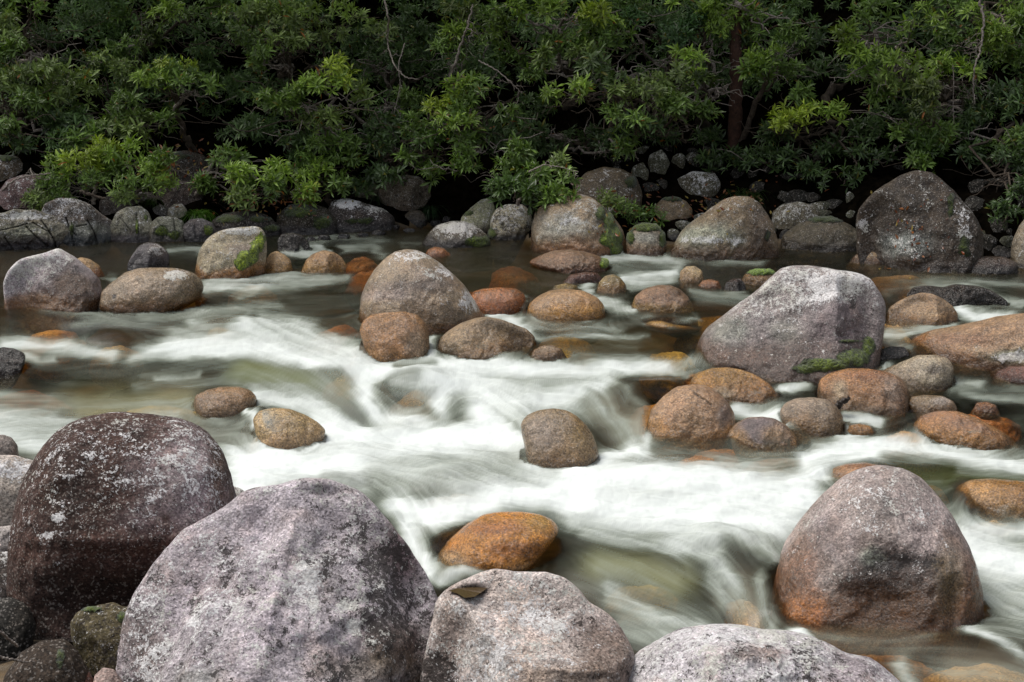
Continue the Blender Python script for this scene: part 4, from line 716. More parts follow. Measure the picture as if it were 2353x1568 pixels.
# --- where the water is white: soft broad strokes laid over the sheet, along the rapids
co3 = np.stack([Xg, Yg, 0*Xg], -1)
w1 = fbm(co3*1.6, 4, 11); w2 = fbm(co3*1.6, 4, 12); w3 = fbm(co3*np.array([2.5, 5, 1])*1.6, 5, 13)
qx = PX+w1*26; qy = PY+w2*11
FO = [  # value, half width, points, strength
 (.05, 60, [(0, 600), (300, 590), (450, 580)]), (.05, 40, [(850, 600), (1200, 620)]), (.04, 40, [(900, 650), (1150, 640)]),
 (.5, 9, [(395, 578), (440, 574), (470, 580)]), (.5, 10, [(250, 645), (265, 640)]),
 (.38, 9, [(715, 552), (800, 548), (880, 552)]), (.2, 9, [(880, 560), (990, 555)]), (.7, 9, [(660, 577), (700, 578), (740, 572)]), (.45, 8, [(790, 575), (850, 570), (880, 582)]), (.35, 6, [(930, 560), (960, 558)]),
 (.6, 14, [(468, 655), (540, 648), (640, 640), (760, 636)]), (.7, 10, [(480, 665), (560, 655), (690, 643)]), (.45, 12, [(560, 680), (680, 650), (800, 640)]), (.3, 10, [(620, 670), (740, 690), (800, 680)]),
 (.12, 20, [(620, 700), (760, 690), (820, 680)]),
 (.5, 12, [(90, 705), (180, 712), (300, 740)]), (.42, 16, [(180, 745), (300, 735), (420, 725), (520, 720)]), (.5, 10, [(330, 722), (420, 710), (520, 712), (640, 705)]),
 (.28, 24, [(640, 730), (760, 740), (830, 740)]), (.1, 14, [(0, 730), (60, 760), (180, 780)]), (.12, 14, [(0, 760), (120, 775)]), (.6, 14, [(440, 745), (500, 765), (560, 745)]), (.35, 10, [(300, 745), (400, 760), (470, 760)]),
 (.8, 17, [(0, 790), (120, 795), (260, 812)]), (.75, 8, [(50, 820), (90, 830), (120, 825)]), (.2, 14, [(190, 775), (240, 755), (300, 770), (320, 790)]),
 (.85, 22, [(310, 820), (400, 790), (520, 780), (640, 800)]), (.8, 18, [(560, 745), (620, 770), (720, 810), (820, 850)]), (.9, 22, [(420, 810), (560, 800), (700, 825), (800, 850)]), (.7, 16, [(600, 740), (680, 745), (720, 760)]), (.75, 22, [(660, 780), (760, 790), (850, 840)]), (.6, 20, [(840, 830), (880, 850)]),
 (.2, 22, [(60, 850), (250, 850), (430, 850)]), (.15, 18, [(0, 880), (150, 880)]), (.3, 12, [(330, 860), (480, 840), (560, 850)]), (.28, 22, [(540, 850), (650, 865), (760, 890), (850, 950)]), (.32, 24, [(150, 930), (330, 930), (450, 920)]), (.38, 14, [(300, 890), (450, 885), (560, 880)]), (.55, 7, [(360, 870), (450, 862)]),
 (.55, 24, [(0, 960), (200, 990), (420, 960)]), (.75, 26, [(0, 1000), (120, 1030)]), (.6, 16, [(130, 970), (350, 985)]), (.4, 16, [(0, 910), (120, 920)]),
 (.5, 10, [(470, 965), (560, 985), (600, 975)]), (.35, 26, [(530, 990), (560, 1030), (560, 1060)]), (.35, 14, [(420, 960), (480, 990), (520, 1040)]), (.85, 8, [(575, 955), (600, 1000), (625, 1040)]), (.3, 10, [(600, 890), (700, 880), (760, 900)]),
 (.82, 24, [(600, 910), (720, 930), (840, 985)]), (.9, 20, [(740, 980), (800, 1000)]),
 (.35, 20, [(730, 880), (800, 910), (860, 955)]), (.25, 12, [(760, 895), (850, 950)]), (.95, 26, [(830, 870), (900, 850), (980, 850)]), (.9, 18, [(850, 900), (890, 950), (960, 980)]), (.6, 24, [(930, 890), (980, 900)]), (.9, 14, [(1000, 890), (1040, 880), (1010, 940)]), (.5, 16, [(890, 980), (960, 990), (1010, 1000)]),
 (.92, 22, [(1000, 840), (1200, 845), (1400, 840), (1540, 850)]), (.85, 26, [(1050, 880), (1200, 930), (1400, 890)]), (.7, 18, [(1120, 905), (1240, 898)]), (.75, 14, [(1500, 860), (1620, 840)]), (.6, 12, [(1560, 850), (1640, 830)]), (.5, 8, [(1450, 880), (1580, 862)]),
 (1., 34, [(560, 1070), (700, 1030), (850, 1010), (1000, 1010), (1150, 1010)]), (.98, 34, [(560, 1120), (640, 1060), (800, 1060)]), (.75, 16, [(700, 1035), (880, 1030)]), (.95, 26, [(900, 1160), (1000, 1190), (1100, 1150)]), (.62, 26, [(930, 1080), (1040, 1095), (1110, 1120)]), (.7, 16, [(740, 1100), (820, 1110)]), (.95, 20, [(1000, 1180), (1150, 1150), (1300, 1120)]), (.9, 24, [(1100, 940), (1180, 1000), (1230, 1070)]), (.6, 10, [(1200, 960), (1210, 1020), (1250, 1080), (1310, 1118)]),
 (.5, 20, [(1370, 920), (1420, 970), (1460, 1010)]), (.35, 14, [(1450, 900), (1480, 960), (1470, 1000)]), (.12, 12, [(1450, 880), (1560, 880)]), (.97, 14, [(1290, 1085), (1370, 1060), (1450, 1035), (1500, 1040)]),
 (.25, 18, [(1510, 1035), (1600, 1040), (1700, 1030)]), (.4, 16, [(1530, 1065), (1700, 1060), (1820, 1050)]), (.98, 36, [(1320, 1110), (1500, 1100), (1700, 1120), (1850, 1140)]), (.96, 34, [(1300, 1160), (1500, 1180), (1800, 1210)]), (.8, 20, [(1300, 1200), (1500, 1210), (1650, 1260)]), (.85, 22, [(1700, 1160), (1850, 1100), (2000, 1050)]),
 (.95, 20, [(1850, 1060), (1950, 1030), (2050, 1020)]), (.9, 18, [(1690, 940), (1760, 960), (1800, 980)]), (.85, 10, [(1700, 930), (1780, 900), (1850, 880)]), (.8, 14, [(1940, 1010), (1980, 975), (2020, 965)]), (.85, 20, [(2050, 1030), (2200, 1050), (2353, 1080)]), (.7, 14, [(2100, 1010), (2250, 1040)]),
 (.12, 14, [(2060, 1085), (2180, 1090)]), (.08, 14, [(2180, 1100), (2353, 1110), (2200, 1140)]), (.3, 12, [(2160, 1170), (2220, 1190)]), (.35, 10, [(2200, 1085), (2353, 1100)]), (.8, 26, [(2200, 1220), (2353, 1215)]), (.95, 36, [(2230, 1270), (2400, 1310)]), (.6, 20, [(2250, 1370), (2353, 1390)]), (.45, 24, [(2200, 1420), (2353, 1440)]), (.75, 12, [(2180, 1420), (2260, 1470), (2353, 1530)]), (.35, 30, [(2150, 1530), (2353, 1560)]), (.6, 24, [(2080, 1520), (2100, 1568)]),
 (.9, 24, [(940, 1200), (950, 1280), (980, 1320)]), (.93, 26, [(1000, 1200), (1060, 1170)]), (.75, 12, [(1010, 1340), (1060, 1325), (1120, 1320)]), (.35, 8, [(1100, 1322), (1200, 1318)]),
 (.1, 26, [(1270, 1270), (1320, 1290), (1330, 1320)]), (.2, 24, [(1300, 1250), (1400, 1290), (1440, 1330)]), (.3, 24, [(1390, 1310), (1500, 1330), (1560, 1330)]), (.6, 14, [(1330, 1225), (1450, 1250), (1560, 1280)]), (.25, 16, [(1330, 1340), (1430, 1370)]), (.42, 26, [(1400, 1370), (1560, 1420), (1640, 1450)]), (.5, 20, [(1440, 1450), (1550, 1480)]), (.6, 14, [(1400, 1360), (1530, 1420), (1620, 1440)]),
 (.75, 22, [(1560, 1260), (1640, 1290), (1700, 1380)]), (.7, 18, [(1660, 1230), (1760, 1260), (1790, 1300)]), (.55, 20, [(1640, 1330), (1700, 1400)]), (.5, 14, [(1740, 1340), (1770, 1430)]), (.95, 12, [(1760, 1455), (1830, 1450), (1870, 1470)]), (.28, 14, [(1880, 1465), (2000, 1475), (2150, 1470)]), (.2, 18, [(1960, 1500), (2100, 1490)]),
 (.7, 12, [(1400, 598), (1500, 594), (1570, 602)]), (.45, 10, [(1560, 595), (1640, 600), (1750, 605)]), (.3, 14, [(1400, 618), (1520, 622)]), (.8, 12, [(1420, 645), (1500, 640), (1560, 630)]), (.7, 12, [(1340, 655), (1370, 680), (1430, 690)]), (.65, 12, [(1400, 700), (1430, 712), (1460, 715)]), (.4, 10, [(1440, 655), (1520, 652)]), (.4, 8, [(1600, 670), (1660, 680), (1720, 675)]), (.3, 12, [(1600, 690), (1680, 690)]),
 (.9, 12, [(1190, 700), (1170, 715), (1130, 722)]), (.85, 14, [(1110, 745), (1180, 740), (1240, 765)]), (.5, 12, [(1230, 745), (1330, 750), (1400, 752)]), (.55, 8, [(1250, 775), (1350, 772), (1480, 775)]), (.2, 16, [(1260, 800), (1400, 810), (1480, 800)]), (.3, 8, [(1400, 745), (1500, 735)]), (.7, 10, [(990, 770), (1005, 800), (1000, 820)]), (.4, 10, [(900, 840), (1000, 835)]), (.1, 20, [(1480, 800), (1600, 810)]), (.45, 8, [(1600, 730), (1540, 740)]),
 (.5, 10, [(1560, 840), (1600, 830)]), (.6, 14, [(2030, 765), (2100, 765), (2200, 755)]), (.9, 16, [(2200, 700), (2240, 725), (2330, 730)]), (.6, 10, [(2090, 655), (2200, 660), (2353, 700)]), (.45, 10, [(2090, 640), (2200, 648), (2353, 650)]), (.1, 20, [(2040, 620), (2200, 625)]), (.2, 14, [(2040, 680), (2100, 640)]), (.4, 14, [(2050, 790), (2090, 810)]), (.55, 16, [(1990, 840), (2020, 835), (2000, 860)]), (.5, 14, [(1850, 870), (1920, 850)]),
 (.65, 10, [(2185, 880), (2250, 885)]), (.4, 14, [(2190, 900), (2353, 900)]), (.15, 16, [(2200, 935), (2353, 945)]), (.2, 14, [(2060, 965), (2110, 950)]), (.75, 10, [(1940, 960), (2020, 965)]), (.5, 8, [(2210, 905), (2353, 915)]), (.15, 12, [(2330, 960), (2353, 1010)]), (.7, 8, [(1500, 1000), (1480, 1030)])]
foam = np.full(PX.shape, .03)+.04*w3
FO = [(.62, 80, [(520, 1090), (900, 1060), (1400, 1150), (2100, 1210)]), (.5, 60, [(1000, 860), (1300, 930), (1150, 1000)]), (.35, 30, [(400, 810), (800, 830)]), (.35, 50, [(0, 990), (250, 1010)]), (.4, 50, [(2100, 1040), (2353, 1070)]), (.6, 70, [(2300, 1300), (2353, 1400)]), (.4, 80, [(1500, 1430), (1700, 1500)]), (.4, 30, [(1750, 920), (1950, 1000)])]+FO
for v_, w_, pts in FO:
    d, _, _ = segd(qx, qy, pts); d = d*1.0
    k_ = np.exp(-(d/(w_*1.25))**2); foam = foam+(v_-foam)*k_*.93
ext_ = sst(0, 150, np.maximum(-PX, PX-2353)); foam = foam*(1-ext_)+ext_*(.28+.14*w3)
# --- body tint of the water
TI = [((.30, .33, .12), 26, [(560, 850), (680, 875), (780, 900)], .8), ((.40, .36, .16), 34, [(180, 940), (420, 930)], .8), ((.34, .34, .28), 30, [(0, 960), (300, 1000)], .7), ((.22, .21, .17), 30, [(420, 1000), (560, 1030)], .8), ((.45, .38, .26), 20, [(600, 1090), (660, 1095)], .7), ((.30, .30, .27), 26, [(740, 900), (860, 960)], .8), ((.30, .30, .28), 20, [(900, 985), (1020, 1000)], .8),
      ((.45, .47, .34), 24, [(1120, 905), (1250, 898)], .7), ((.42, .40, .30), 30, [(1380, 930), (1460, 1000)], .8), ((.50, .48, .38), 30, [(900, 1060), (1120, 1120)], .7), ((.42, .42, .20), 30, [(1380, 1310), (1560, 1340)], .85), ((.25, .26, .22), 30, [(1330, 1350), (1560, 1440)], .7), ((.50, .43, .32), 30, [(1690, 1360), (1730, 1400)], .7), ((.22, .18, .14), 30, [(1850, 1480), (2120, 1480)], .6),
      ((.10, .12, .03), 20, [(2070, 1090), (2353, 1110)], .7), ((.40, .32, .22), 40, [(2200, 1540), (2353, 1568)], .7), ((.10, .08, .03), 30, [(1300, 800), (1500, 800)], .5), ((.14, .12, .07), 30, [(2020, 620), (2200, 640)], .4), ((.32, .33, .30), 30, [(1450, 1440), (1600, 1520)], .7), ((.06, .05, .025), 60, [(900, 620), (1250, 640)], .8), ((.05, .045, .035), 40, [(0, 620), (280, 600)], .8), ((.14, .15, .14), 16, [(150, 750), (330, 745)], .8), ((.35, .28, .2), 14, [(470, 745), (540, 750)], .6)]
tint = np.zeros(PX.shape+(3,))+np.array([.017, .0185, .010]); topc = np.zeros(PX.shape)
for c_, w_, pts, st in TI:
    d, _, _ = segd(qx, qy, pts); k_ = np.exp(-(d/(w_*1.3))**2)*st; tint = tint*(1-k_[..., None])+np.array(c_)*k_[..., None]; topc = np.maximum(topc, k_)
# --- bumps of the surface: lips, mounds and hollows (metres)
BU = [(960, 880, 80, 34, .10), (260, 775, 70, 20, .06), (800, 850, 60, 30, .05), (1045, 1100, 110, 34, .07), (780, 1105, 80, 24, .04), (620, 1090, 70, 24, .04), (860, 960, 60, 20, -.06), (1470, 900, 70, 24, .06), (1720, 1440, 50, 26, -.12), (1650, 1250, 130, 40, .07), (1480, 1310, 110, 34, .04), (600, 975, 40, 20, .05), (560, 745, 60, 14, .05), (1150, 690, 40, 10, .04), (930, 1000, 60, 16, -.04), (1560, 830, 80, 20, .02), (1420, 1010, 50, 18, -.05), (2280, 1500, 160, 40, .05), (2000, 1060, 200, 24, .03), (1500, 1100, 240, 40, .05), (540, 1020, 60, 26, .04), (1205, 990, 36, 60, .06), (600, 985, 48, 42, .08), (455, 935, 34, 22, .04), (832, 795, 36, 38, .05), (1030, 1265, 60, 50, .04), (1090, 1320, 90, 16, .05), (1478, 960, 34, 40, .08), (1790, 960, 22, 30, .05), (1830, 1005, 26, 24, .05), (1700, 1020, 60, 14, .05), (2120, 800, 40, 30, .07), (1770, 1340, 30, 90, .05), (1215, 712, 20, 20, .06), (1610, 815, 26, 20, .05), (60, 712, 50, 10, .03), (1180, 820, 60, 10, .03), (700, 1020, 50, 14, .05), (2210, 1150, 26, 40, .07), (1560, 1012, 60, 12, .04), (1960, 950, 60, 8, .03), (1540, 905, 50, 26, .05), (2110, 985, 30, 20, .05)]
dz = .012*w1
for bx, by, rx, ry, h_ in BU: dz = dz+h_*np.exp(-((PX-bx)/rx)**2-((PY-by)/ry)**2)
rough = sst(.1, .6, foam)
dz = dz+(.0008*L2_+.0028*L3)*(.25+rough)+.02*w3*rough
Zw = Zg+dz
hr = samp(HM); veil = .022+.035*np.clip(foam, 0, 1)        # thin water pulled up over the stones it runs across
for bx, by, rx, ry, h_ in [(612, 985, 44, 50, .22), (1206, 1005, 30, 60, .08), (1025, 1290, 60, 40, .12), (1110, 1315, 80, 12, .06), (850, 808, 60, 26, .14), (465, 945, 40, 14, .08), (1215, 715, 24, 14, .08), (1570, 1010, 90, 14, .07), (1780, 1030, 90, 12, .08), (1566, 632, 16, 20, .15), (2290, 1188, 110, 14, .10), (2115, 805, 40, 26, .10), (1790, 1340, 16, 80, .10), (270, 706, 40, 12, .07), (740, 622, 50, 8, .05), (2230, 1025, 110, 12, .07), (1100, 822, 90, 10, .05), (1290, 733, 80, 8, .05), (2000, 950, 80, 8, .05), (2050, 890, 40, 20, .05), (1000, 760, 60, 12, .04)]:
    veil = veil+h_*np.exp(-((PX-bx)/rx)**2-((PY-by)/ry)**2)
HC = np.minimum(HM, W(gx, gy)+.34)
def hb(M, r):
    for ax in (0, 1):
        s = 0; k_ = np.arange(-r, r+1); g_ = np.exp(-(k_/(r*.55))**2); g_ /= g_.sum()
        for k2_, g2_ in zip(k_, g_): s = s+np.roll(M, k2_, ax)*g2_
        M = s
    return M
skirt = samp(hb(HC, 6)); _h3 = hb(HC, 3); g_y, g_x = np.gradient(_h3, cs); slope = samp(hb(np.hypot(g_x, g_y), 2)); skirt = np.where(veil > .1, np.maximum(skirt, samp(_h3)+.006), skirt)
rise = skirt-Zw; vq = np.clip(rise/veil, 0, 3)*(rise > -.006)
film = (rise > 0) & (rise < 1.9*veil) & (slope < 2.6); Zw = np.where(film, Zw+rise, Zw)
dep = np.where(film, np.clip(Zw-hr, .012, 1), Zw-hr)
# --- final mix
foam = np.clip(foam, 0, 1); foam = foam**1.12
F_ = foam+(.055*L2_+.055*L3+.050*L1)*(.16+1.9*foam*(1.02-foam))+.12*w3*foam*(1.0-foam)
F_ = np.clip(F_, 0, 1); F_ = F_*(1-.6*np.exp(-np.clip(dep, 0, 1)/.05)*(1-foam*.45))
F_ = np.clip(F_, 0, 1)
sig = np.array([1.3, 2.2, 5.0]); dd = np.clip(dep, 0, 3)[..., None]; trans = np.exp(-dd*sig)*np.array([1, .96, .90])
murk = 1-np.exp(-np.clip(dep, 0, 3)*1.25)
alpha = np.maximum(murk*.8, topc*.45); alpha = alpha*(1-np.exp(-np.clip(dep, 0, 1)/.012)*.6)
alpha = 1-(1-alpha)*(1-np.clip(F_*1.02, 0, 1)**1.15)
va = np.clip(np.exp(-vq**2*1.5)*(1+.10*L2_), 0, 1)*sst(1.9, 1.3, vq)*sst(2.5, 1.2, slope); alpha = np.where(film, np.minimum(np.maximum(alpha, np.clip(foam*.9, 0, .8)), .95)*va, alpha); F_ = np.where(film, np.clip(foam*(.75+.25*va), 0, 1), F_)
gl = np.where(film, va, 1.)
white = np.array([.625, .66, .64])
fw = np.clip(F_, 0, 1)[..., None]; mid = np.array([.30, .335, .28]); k1 = sst(.0, .55, fw); k2 = sst(.30, .92, fw)
wcol = tint*(1-k1)+mid*k1; wcol = wcol*(1-k2)+white*k2
wcol = wcol*(1+(.03*L1+.025*L2_)[..., None]*(1.15-fw))
o_ = mesh_obj('water', np.stack([Xg, Yg, Zw], -1).reshape(-1, 3), (lambda a: np.stack([a, a+1, a+NX+1, a+NX], -1).reshape(-1, 4))(np.arange(NY-1)[:, None]*NX+np.arange(NX-1)[None]), M_WATER,
              dict(wcol=wcol.reshape(-1, 3).clip(0, .96), wtrans=np.where(film[..., None], 1-(1-trans)*va[..., None], trans).reshape(-1, 3), wgl=gl.ravel(), wmask=np.stack([alpha, F_, .5+.12*L2_+.08*L1], -1).reshape(-1, 3).clip(0, 1)))
tag(o_, kind='structure')
# ---------------------------------------------------------------- foliage
def leaf_template(L=.15, wd=.034, droop=.35, fold=.25):
    V = [(0, 0, 0)]
    for t, w in ((.35, .8), (.68, 1.)):
        z = -droop*L*t*t; V += [(L*t, -wd*w/2, z+fold*wd*w), (L*t, 0, z), (L*t, wd*w/2, z+fold*wd*w)]
    V += [(L, 0, -droop*L)]
    return np.array(V)
LF4 = np.array([[1, 2, 5, 4], [2, 3, 6, 5]]); LF3 = np.array([[0, 2, 1], [0, 3, 2], [4, 5, 7], [5, 6, 7]])
def rosette(nl, L, seed, flat=.5):
    R = np.random.default_rng(seed); Vs = []
    for i in range(nl):
        t = leaf_template(L*R.uniform(.75, 1.15), L*.205*R.uniform(.8, 1.15), R.uniform(.15, .55))
        el = R.uniform(-.15, 1.0)*(1-flat)+R.uniform(0, .5)*flat; az = i*2.4+R.normal()*.25
        if i < 2: el = R.uniform(.9, 1.3)
        c, s = math.cos(el), math.sin(el); V = t@np.array([[c, 0, s], [0, 1, 0], [-s, 0, c]])
        c, s = math.cos(az), math.sin(az); V = V@np.array([[c, s, 0], [-s, c, 0], [0, 0, 1]])
        V[:, 2] += R.uniform(-.02, .02); Vs.append(V)
    return np.array(Vs)                           # nl,8,3
ROS = {}
for kind_, (nl, L) in dict(n=(9, .118), s=(7, .08), b=(8, .30)).items():
    ROS[kind_] = [rosette(max(5, nl+dn), L*sc_, 50+i+len(kind_), fl) for i, (dn, fl, sc_) in enumerate([(0, .5, 1.), (-2, .15, .9), (2, .8, 1.), (-3, -.25, 1.1), (0, 1.15, .85)])]
def frames(axis, R):
    a = axis/np.linalg.norm(axis, axis=1)[:, None]; r = R.normal(size=a.shape); x = np.cross(a, r); x /= np.linalg.norm(x, axis=1)[:, None]; y = np.cross(a, x)
    return np.stack([x, y, a], 1)                 # rows are local axes
def leaves_mesh(name, C, A, colr, kind='n', R=None, parent=None, loc=(0, 0, 0), sc=None):
    n = len(C); Fm = frames(A, R); V_, c_ = [], []
    pick = R.integers(0, 5, n); sc = sc if sc is not None else R.uniform(.55, 1.22, n)
    for p in range(5):
        ix = np.where(pick == p)[0]
        if not len(ix): continue
        T = ROS[kind][p]; nl = len(T)
        V = np.einsum('lvk,nkj->nlvj', T, Fm[ix])*sc[ix][:, None, None, None]+C[ix][:, None, None, :]
        lc = colr[ix][:, None, None, :]*R.uniform(.72, 1.3, (len(ix), nl, 1, 1))*np.linspace(.8, 1.1, 8)[None, None, :, None]
        od = R.random((len(ix), nl)); lc = np.where((od < .004)[:, :, None, None], np.array([.30, .10, .015]), lc); lc = np.where(((od > .004) & (od < .016))[:, :, None, None], np.array([.16, .15, .02]), lc)
        V_.append(V.reshape(-1, 3)); c_.append(np.broadcast_to(lc, V.shape).reshape(-1, 3))
    V = np.concatenate(V_); c = np.concatenate(c_); m = len(V)//8; b = (np.arange(m)*8)[:, None, None]
    return mesh_obj(name, V, [(b+LF4[None]).reshape(-1, 4), (b+LF3[None]).reshape(-1, 3)], M_LEAF, dict(lcol=c.clip(.001, .6)), parent=parent, loc=loc)
def pt(px, py, Y): 
    d = ray(np.array(px, float), np.array(py, float)); return CAM+d*(Y/d[1])
def clump(px, py, rx, ry, Y, dens, R, jit=1.):
    """rosette centres and axes for one leafy pad of branches"""
    for _ in range(30):                          # step forward until the pad hangs clear of the slope
        c = pt(px, py, Y)
        if c[2] > surf(c[0], c[1])+.12: break
        Y -= .12
    s = Y/FPX*1.03; rx, ry = rx*s, ry*s; rd = max(.55*rx, .9*ry)
    C, A = [], []
    nb = max(3, int(rx*ry*26))
    for k in range(nb):
        u = R.normal(size=3); u /= np.linalg.norm(u); q = R.random()**.45*.82
        cc = c+u*q*np.array([rx, rd, ry]); br = np.array([.50, .42, .20])*min(rx, 1.)*R.uniform(.55, 1.05)*max(.5, min(1, ry/.3)); br = np.clip(br, .12, .5)
        n = max(5, int(dens*640*br[0]*br[2]+3))
        v = R.normal(size=(n, 3)); v /= np.linalg.norm(v, axis=1)[:, None]; v[:, 2] = np.where(R.random(n) < .72, np.abs(v[:, 2]), v[:, 2]); v[:, 1] = np.where(R.random(n) < .6, -np.abs(v[:, 1]), v[:, 1])
        rr = R.uniform(.7, 1.08, n)[:, None]; C.append(cc+v*br*rr); A.append(v*np.array([.9, .9, .6])+np.array([0, -.25, .75])+R.normal(size=(n, 3))*.3)
    return c, np.concatenate(C), np.concatenate(A)
def tube(pts, radii, nseg=8):
    P = np.array(pts, float); n = len(P)
    T = np.gradient(P, axis=0); T /= np.linalg.norm(T, axis=1)[:, None]+1e-9
    ref = np.array([0.3, 1, .2]); X = np.cross(T, ref); X /= np.linalg.norm(X, axis=1)[:, None]+1e-9; Y = np.cross(T, X)
    a = np.linspace(0, 2*math.pi, nseg, endpoint=False)
    V = P[:, None]+np.array(radii)[:, None, None]*(np.cos(a)[None, :, None]*X[:, None]+np.sin(a)[None, :, None]*Y[:, None])
    i = np.arange(n-1)[:, None]; j = np.arange(nseg)[None]; a0 = i*nseg+j; a1 = i*nseg+(j+1) % nseg
    return V.reshape(-1, 3), np.stack([a0, a1, a1+nseg, a0+nseg], -1).reshape(-1, 4)
def limb(p0, p1, r0, r1, R, wob=.12, n=14, sag=0.):
    t = np.linspace(0, 1, n)[:, None]; P = np.array(p0)*(1-t)+np.array(p1)*t; L = np.linalg.norm(np.array(p1)-np.array(p0))
    w = np.cumsum(R.normal(size=(n, 3))*L*wob/math.sqrt(n), 0); w -= w[0]+(w[-1]-w[0])*t; P = P+w; P[:, 2] += sag*np.sin(math.pi*t[:, 0])*L
    r = r0*(1-t[:, 0])+r1*t[:, 0]; r = r*(1+.12*R.normal(size=n)*.5); return P, r
def join(parts):
    Vs, Fs, o = [], [], 0
    for V, F in parts: Vs.append(V); Fs.append(F+o); o += len(V)
    return np.concatenate(Vs), np.concatenate(Fs)
BR = (.20, .30, .042); YB = (.27, .35, .035); MD = (.125, .200, .040); DK = (.065, .108, .034); GR = (.165, .225, .060)  # hues of the pads; brightness also paints lit and shaded clumps
def tree(label, trunk, clumps, kind='n', seed=1, cat='tree', r0=.07, pale=False, dens=1., name='tree', tw=True, group=None, mid=None, trunk_pts=None):
    """trunk (px, py, Y) foot; clumps (px, py, rx, ry, Y, colour[, density])"""
    R = np.random.default_rng(seed); sh_ = 1.7 if cat != 'tree' else 1.2
    trunk = (trunk[0], trunk[1], trunk[2]+sh_); clumps = [tuple(q[:4])+(q[4]+sh_,)+tuple(q[5:]) for q in clumps]
    if trunk_pts is not None: trunk_pts = [(a, b, c+sh_) for a, b, c in trunk_pts]
    if mid is not None: mid = (mid[0], mid[1], mid[2]+sh_)
    bx = pt(*trunk)
    if cat != 'tree' and bx[2] < surf(bx[0], bx[1])-.1:
        bx = at_level(np.array(float(trunk[0])), np.array(float(trunk[1])), surf)
    if trunk_pts is None and cat == 'tree': bx[2] = float(surf(bx[0], bx[1]))-.05
    root = empty(name, tuple(bx)); tag(root, label, cat, group)
    Cs, As, Cl, cen = [], [], [], []
    for q in clumps:
        c, C, A = clump(q[0], q[1], q[2], q[3], q[4], (q[6] if len(q) > 6 else 1.)*dens*(2.2 if kind == 's' else (.35 if kind == 'b' else 1.)), R)
        base = np.array(q[5]); k = np.exp(.28*pnoise(C*1.6, seed)+R.normal(size=len(C))*.22)[:, None]
        Cs.append(C); As.append(A); Cl.append(base*k); cen.append((c, q))
    C = np.concatenate(Cs); ok = C[:, 2] > surf(C[:, 0], C[:, 1])+.06
    leaves_mesh('crown', C[ok], np.concatenate(As)[ok], np.concatenate(Cl)[ok], kind, R, parent=root, loc=tuple(bx))
    mean = np.mean([c for c, q in cen], 0) if mid is None else pt(*mid)
    if trunk_pts is not None:
        P = np.array([pt(*q) for q in trunk_pts]); t = np.linspace(0, 1, 24); ti = np.linspace(0, 1, len(P)); P = np.stack([np.interp(t, ti, P[:, i]) for i in range(3)], 1)+R.normal(size=(24, 3))*.012; r = np.linspace(r0, r0*.55, 24)*(1+.08*R.normal(size=24)); top = P[-1]
    else:
        top = bx+(mean-bx)*.62+np.array([0, .15, 0]); P, r = limb(bx, top, r0, r0*.6, R, .16)
    mt = M_PALE if pale else (M_RED if r0 > .1 else M_BARK)
    mesh_obj('trunk', *tube(P, r, 10), mt, parent=root, loc=tuple(bx))
    for c, q in cen:
        s0 = P[int(R.integers(len(P)//2, len(P)))]; e = c+np.array([R.normal()*.1, .05, -.05])
        Q, rq = limb(s0, e, r0*.42, r0*.14, R, .2, 14, .05); parts = [tube(Q, rq, 6)]
        if tw:
            for k in range(10):
                a = Q[int(R.integers(5, 14))]; d = R.normal(size=3)*np.array([q[2], q[2]*.6, q[3]])*q[4]/FPX*.8; K, rk = limb(a, a+d, r0*.13, r0*.05, R, .22, 8); parts.append(tube(K, rk, 5))
        mesh_obj('branch', *join(parts), M_PALE if R.random() < .45 else mt, parent=root, loc=tuple(bx))
    return root
G_ = 'trees of the dark rainforest wall'
tree('tall dark leaved tree at the top left corner with tiers of foliage', (60, 380, 18.6), [(30, 60, 90, 50, 17.6, GR), (70, 15, 110, 30, 18, MD), (90, 150, 110, 46, 17.4, GR), (20, 130, 60, 40, 17.2, MD), (110, 100, 90, 40, 18.2, DK)], seed=11)
tree('grey green tree at the left edge with drooping leaf tiers above the cream lichened rock', (30, 400, 17.8), [(60, 250, 100, 46, 16.8, MD), (20, 210, 70, 40, 17, GR), (140, 210, 110, 46, 17.3, GR), (30, 300, 80, 36, 16.6, MD), (120, 300, 80, 30, 17, DK), (60, 340, 70, 20, 17.2, DK)], seed=12)
tree('spreading dim tree between the left edge tiers and the small crooked tree', (270, 390, 18), [(270, 240, 110, 40, 17.2, MD), (230, 170, 100, 40, 17.8, GR), (300, 300, 110, 40, 16.9, GR), (200, 320, 80, 30, 16.8, MD), (370, 290, 70, 34, 17.1, MD)], seed=13)
tree('yellow green tree with bright tips along the top edge, left of centre left', (300, 380, 19), [(320, 70, 80, 36, 18.2, (.07, .10, .02)), (400, 30, 100, 32, 17.8, BR), (290, 125, 90, 34, 18.2, MD), (470, 30, 60, 26, 18, MD), (300, 15, 80, 26, 18.6, MD)], seed=14)
tree('small crooked tree with a bright domed crown and a forked dark stem, left of centre', (450, 350, 17.6), [(400, 155, 60, 26, 16.9, YB, .9), (390, 185, 80, 26, 16.8, MD), (440, 200, 60, 22, 16.8, MD), (350, 185, 34, 14, 16.7, BR)], seed=15, r0=.05, trunk_pts=[(447, 352, 17.6), (435, 330, 17.5), (420, 300, 17.4), (412, 270, 17.3), (408, 240, 17.2), (410, 205, 17)], pale=False)
tree('broad tree with large olive green leaf fans at upper left centre', (660, 360, 19), [(640, 50, 150, 40, 17.6, GR), (560, 85, 90, 34, 17.2, (.075, .12, .025)), (720, 20, 110, 30, 17.6, BR), (650, 110, 110, 34, 17.2, GR), (760, 70, 90, 40, 17.8, GR), (600, 140, 60, 22, 17.1, MD), (550, 20, 70, 34, 18, MD)], seed=16)
